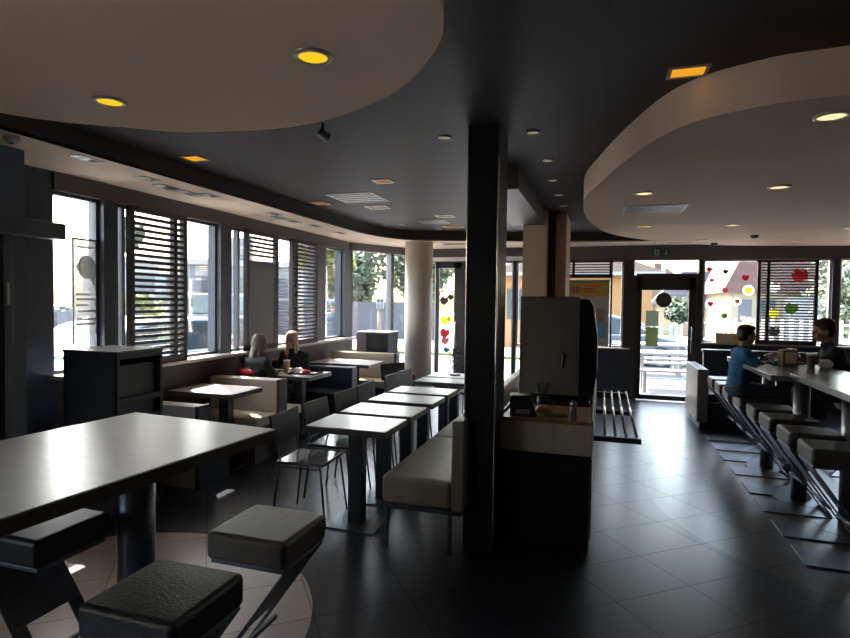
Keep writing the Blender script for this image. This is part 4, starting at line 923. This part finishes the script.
bm = BM(); prism(bm, [(-3.0,2.3),(1.3,2.3),(1.0,4.6),(.2,6.6),(-1.0,6.6)], 'y', 0, 6.5); obj('roof', bm, 'brickroof', t)
t = building('grey_roof_house', 'house with a dark grey roof between the orange and the brown ones', 'house', [('wall','yellowr',[(-2.2,1.6,.2,5,0,1.8)]),('window','cardark',[(-1.2,-.5,.17,.2,.7,1.5)])], (5.2, 34, G))
bm = BM(); prism(bm, [(-2.7,1.7),(2.0,1.7),(1.6,3.6),(-1.0,3.6)], 'y', 0, 5.3); obj('roof', bm, 'greyroof', t)
t = building('white_gable_house', 'small white house with tiled roof seen through the terrace door', 'house', [('wall','render',[(-1.6,2.2,.2,5,0,2.1)]),('chimney','brickroof',[(-.2,.2,1.5,1.9,3.1,4.3)])], (3.2, 36, G))
bm = BM(); prism(bm, [(-2.2,2.0),(2.6,2.0),(.4,3.9)], 'y', 0, 5.3); obj('roof', bm, 'rooftan', t)
t = building('green_gable_house', 'pale green gabled house behind the right part of the slatted screen', 'house', [('wall','yellowr',[(-2.4,2.4,.1,7,0,2.0)]),('window','cardark',[(-1.2,-.4,.05,.1,.8,1.6)])], (12.6, 36.5, G))
bm = BM(); prism(bm, [(-2.8,1.9),(2.8,1.9),(-1.2,6.0)], 'y', 0, 7.3); obj('roof', bm, mat('greenish_roof', (.22, .22, .17), .9), t)
# picnic tables outside
def picnic(label, loc, rz):
    t = thing('picnic_table', label, 'table', loc, rz, 'pale picnic tables on the terrace')
    box('tabletop', (-.85,.85,-.36,.36,.70,.745), 'metalw', t, .004)
    for s in (-1,1):
        box('bench_seat', (-.85,.85,s*.72-.14,s*.72+.14,.42,.46), 'metalw', t, .004)
    for x in (-.6,.6):
        for y in (-.62,-.25,.25,.62): box('leg', (x-.03,x+.03,y-.03,y+.03,0,.42 if abs(y) > .5 else .70), 'metalw', t)
picnic('pale picnic table nearest the terrace door', (1.35, 12.1, -.05), .06)
picnic('pale picnic table farther out on the terrace', (1.1, 14.6, -.05), .02)
# garden lamp, person outside
t = thing('garden_lamp', 'mushroom shaped garden lamp on a wooden post outside the corner window', 'lamp', (-6.9, 16.9, G)); 
bm = BM(); cyl(bm, (0,0,0), (0,0,1.5), .08, n=16); obj('post', bm, 'bark', t, smooth=True)
bm = BM(); cyl(bm, (0,0,1.5), (0,0,1.82), .12, n=20); obj('lantern', bm, 'cardark', t, smooth=True)
bm = BM(); lathe(bm, [(.24,1.80),(.26,1.83),(.10,1.94),(.04,2.0)], n=24); obj('shade', bm, 'metalw', t, smooth=True)
t = thing('person', 'person in grey work clothes with a bag standing outside the corner window', 'person', (-6.05, 11.9, G), .4)
bm = BM()
H = 1.72
for k in (-1,1):
    cap(bm, (k*.10,0,.90), (k*.12,.02,.48), .085, .06); cap(bm, (k*.12,.02,.48), (k*.12,0,.08), .058, .04); cap(bm, (k*.12,-.02,.05), (k*.12,.16,.04), .04, .035)
    cap(bm, (k*.19,0,1.40), (k*.30,.02,1.15), .055, .045); cap(bm, (k*.30,.02,1.15), (k*.16,.20,1.05), .042, .03); hand(bm, (k*.16,.20,1.05), (-k*.4,1,0), (0,0,1))
for f, a, b in ((.92,.16,.11),(1.05,.15,.11),(1.2,.16,.115),(1.34,.18,.11)): ell(bm, (0,0,f), (a,b,.11))
cap(bm, (0,0,1.4), (0,.01,1.52), .06, .05); head(bm, (0,.02,1.61), Matrix())
obj('body', bm, 'skin', t, remesh=.010)
bm = BM()
for f, a, b in ((.92,.19,.14),(1.05,.18,.14),(1.2,.19,.145),(1.34,.20,.13)): ell(bm, (0,0,f), (a,b,.11))
for k in (-1,1): cap(bm, (k*.19,0,1.40), (k*.30,.02,1.15), .072, .06); cap(bm, (k*.30,.02,1.15), (k*.19,.15,1.07), .055, .045)
cap(bm, (-.17,0,1.41), (.17,0,1.41), .07); obj('jacket', bm, 'cardark', t, remesh=.014)
bm = BM()
for k in (-1,1): cap(bm, (k*.10,0,.88), (k*.12,.02,.48), .10, .08); cap(bm, (k*.12,.02,.48), (k*.12,0,.12), .075, .06)
obj('trousers', bm, 'fencem', t, remesh=.014)
bm = BM(); lathe(bm, [(.10,1.63),(.10,1.70),(.07,1.76),(.02,1.78)], n=20); obj('cap', bm, 'slate', t, smooth=True)
t = thing('shoulder_bag', 'dark bag hanging from the outside person shoulder', 'bag', (-5.72, 11.9, .72), .4); box('pouch', (-.06,.06,-.16,.16,0,.28), 'cardark', t, .03); bm = BM(); tube(bm, [(0,-.12,.27),(-.03,-.08,.6),(-.05,0,.64),(-.03,.08,.6),(0,.12,.27)], .012); obj('strap', bm, 'cardark', t)
# ------------------------------------------------------------------ light
W = bpy.data.worlds.new('sky'); S.world = W; W.use_nodes = True; t = W.node_tree; bg = t.nodes['Background']
sk = t.nodes.new('ShaderNodeTexSky'); sk.sky_type = 'NISHITA'; sk.sun_disc = False
sun_dir = Vector((-1.0, .90, 1.9)).normalized()
sk.sun_elevation = math.asin(sun_dir.z); sk.sun_rotation = math.atan2(sun_dir.x, sun_dir.y); sk.air_density = 1.6; sk.dust_density = 4; sk.ozone_density = 1
hs = t.nodes.new('ShaderNodeHueSaturation'); hs.inputs['Saturation'].default_value = 1.0
t.links.new(sk.outputs[0], hs.inputs['Color']); t.links.new(hs.outputs[0], bg.inputs[0]); bg.inputs[1].default_value = .42
sl = bpy.data.lights.new('sun', 'SUN'); sl.energy = 8; sl.angle = math.radians(.6); sl.color = (1, .95, .88)
so = bpy.data.objects.new('sun', sl); COL.objects.link(so); so.rotation_euler = sun_dir.to_track_quat('Z', 'Y').to_euler()
# ------------------------------------------------------------------ camera
cd = bpy.data.cameras.new('camera'); cam = bpy.data.objects.new('camera', cd); COL.objects.link(cam)
cd.sensor_fit = 'HORIZONTAL'; cd.sensor_width = 36; cd.lens = 36*560/850; cd.clip_start = .02; cd.clip_end = 400
cam.matrix_world = Matrix.Translation((0,0,1.65)) @ Matrix.Rotation(math.radians(17.6),4,'Z') @ Matrix.Rotation(math.radians(90-1.85),4,'X') @ Matrix.Rotation(math.radians(.7),4,'Z')
S.camera = cam
S.view_settings.view_transform = 'Standard'; S.view_settings.look = 'None'; S.view_settings.gamma = 1; S.view_settings.use_curve_mapping = False
S.view_settings.exposure = EXPO
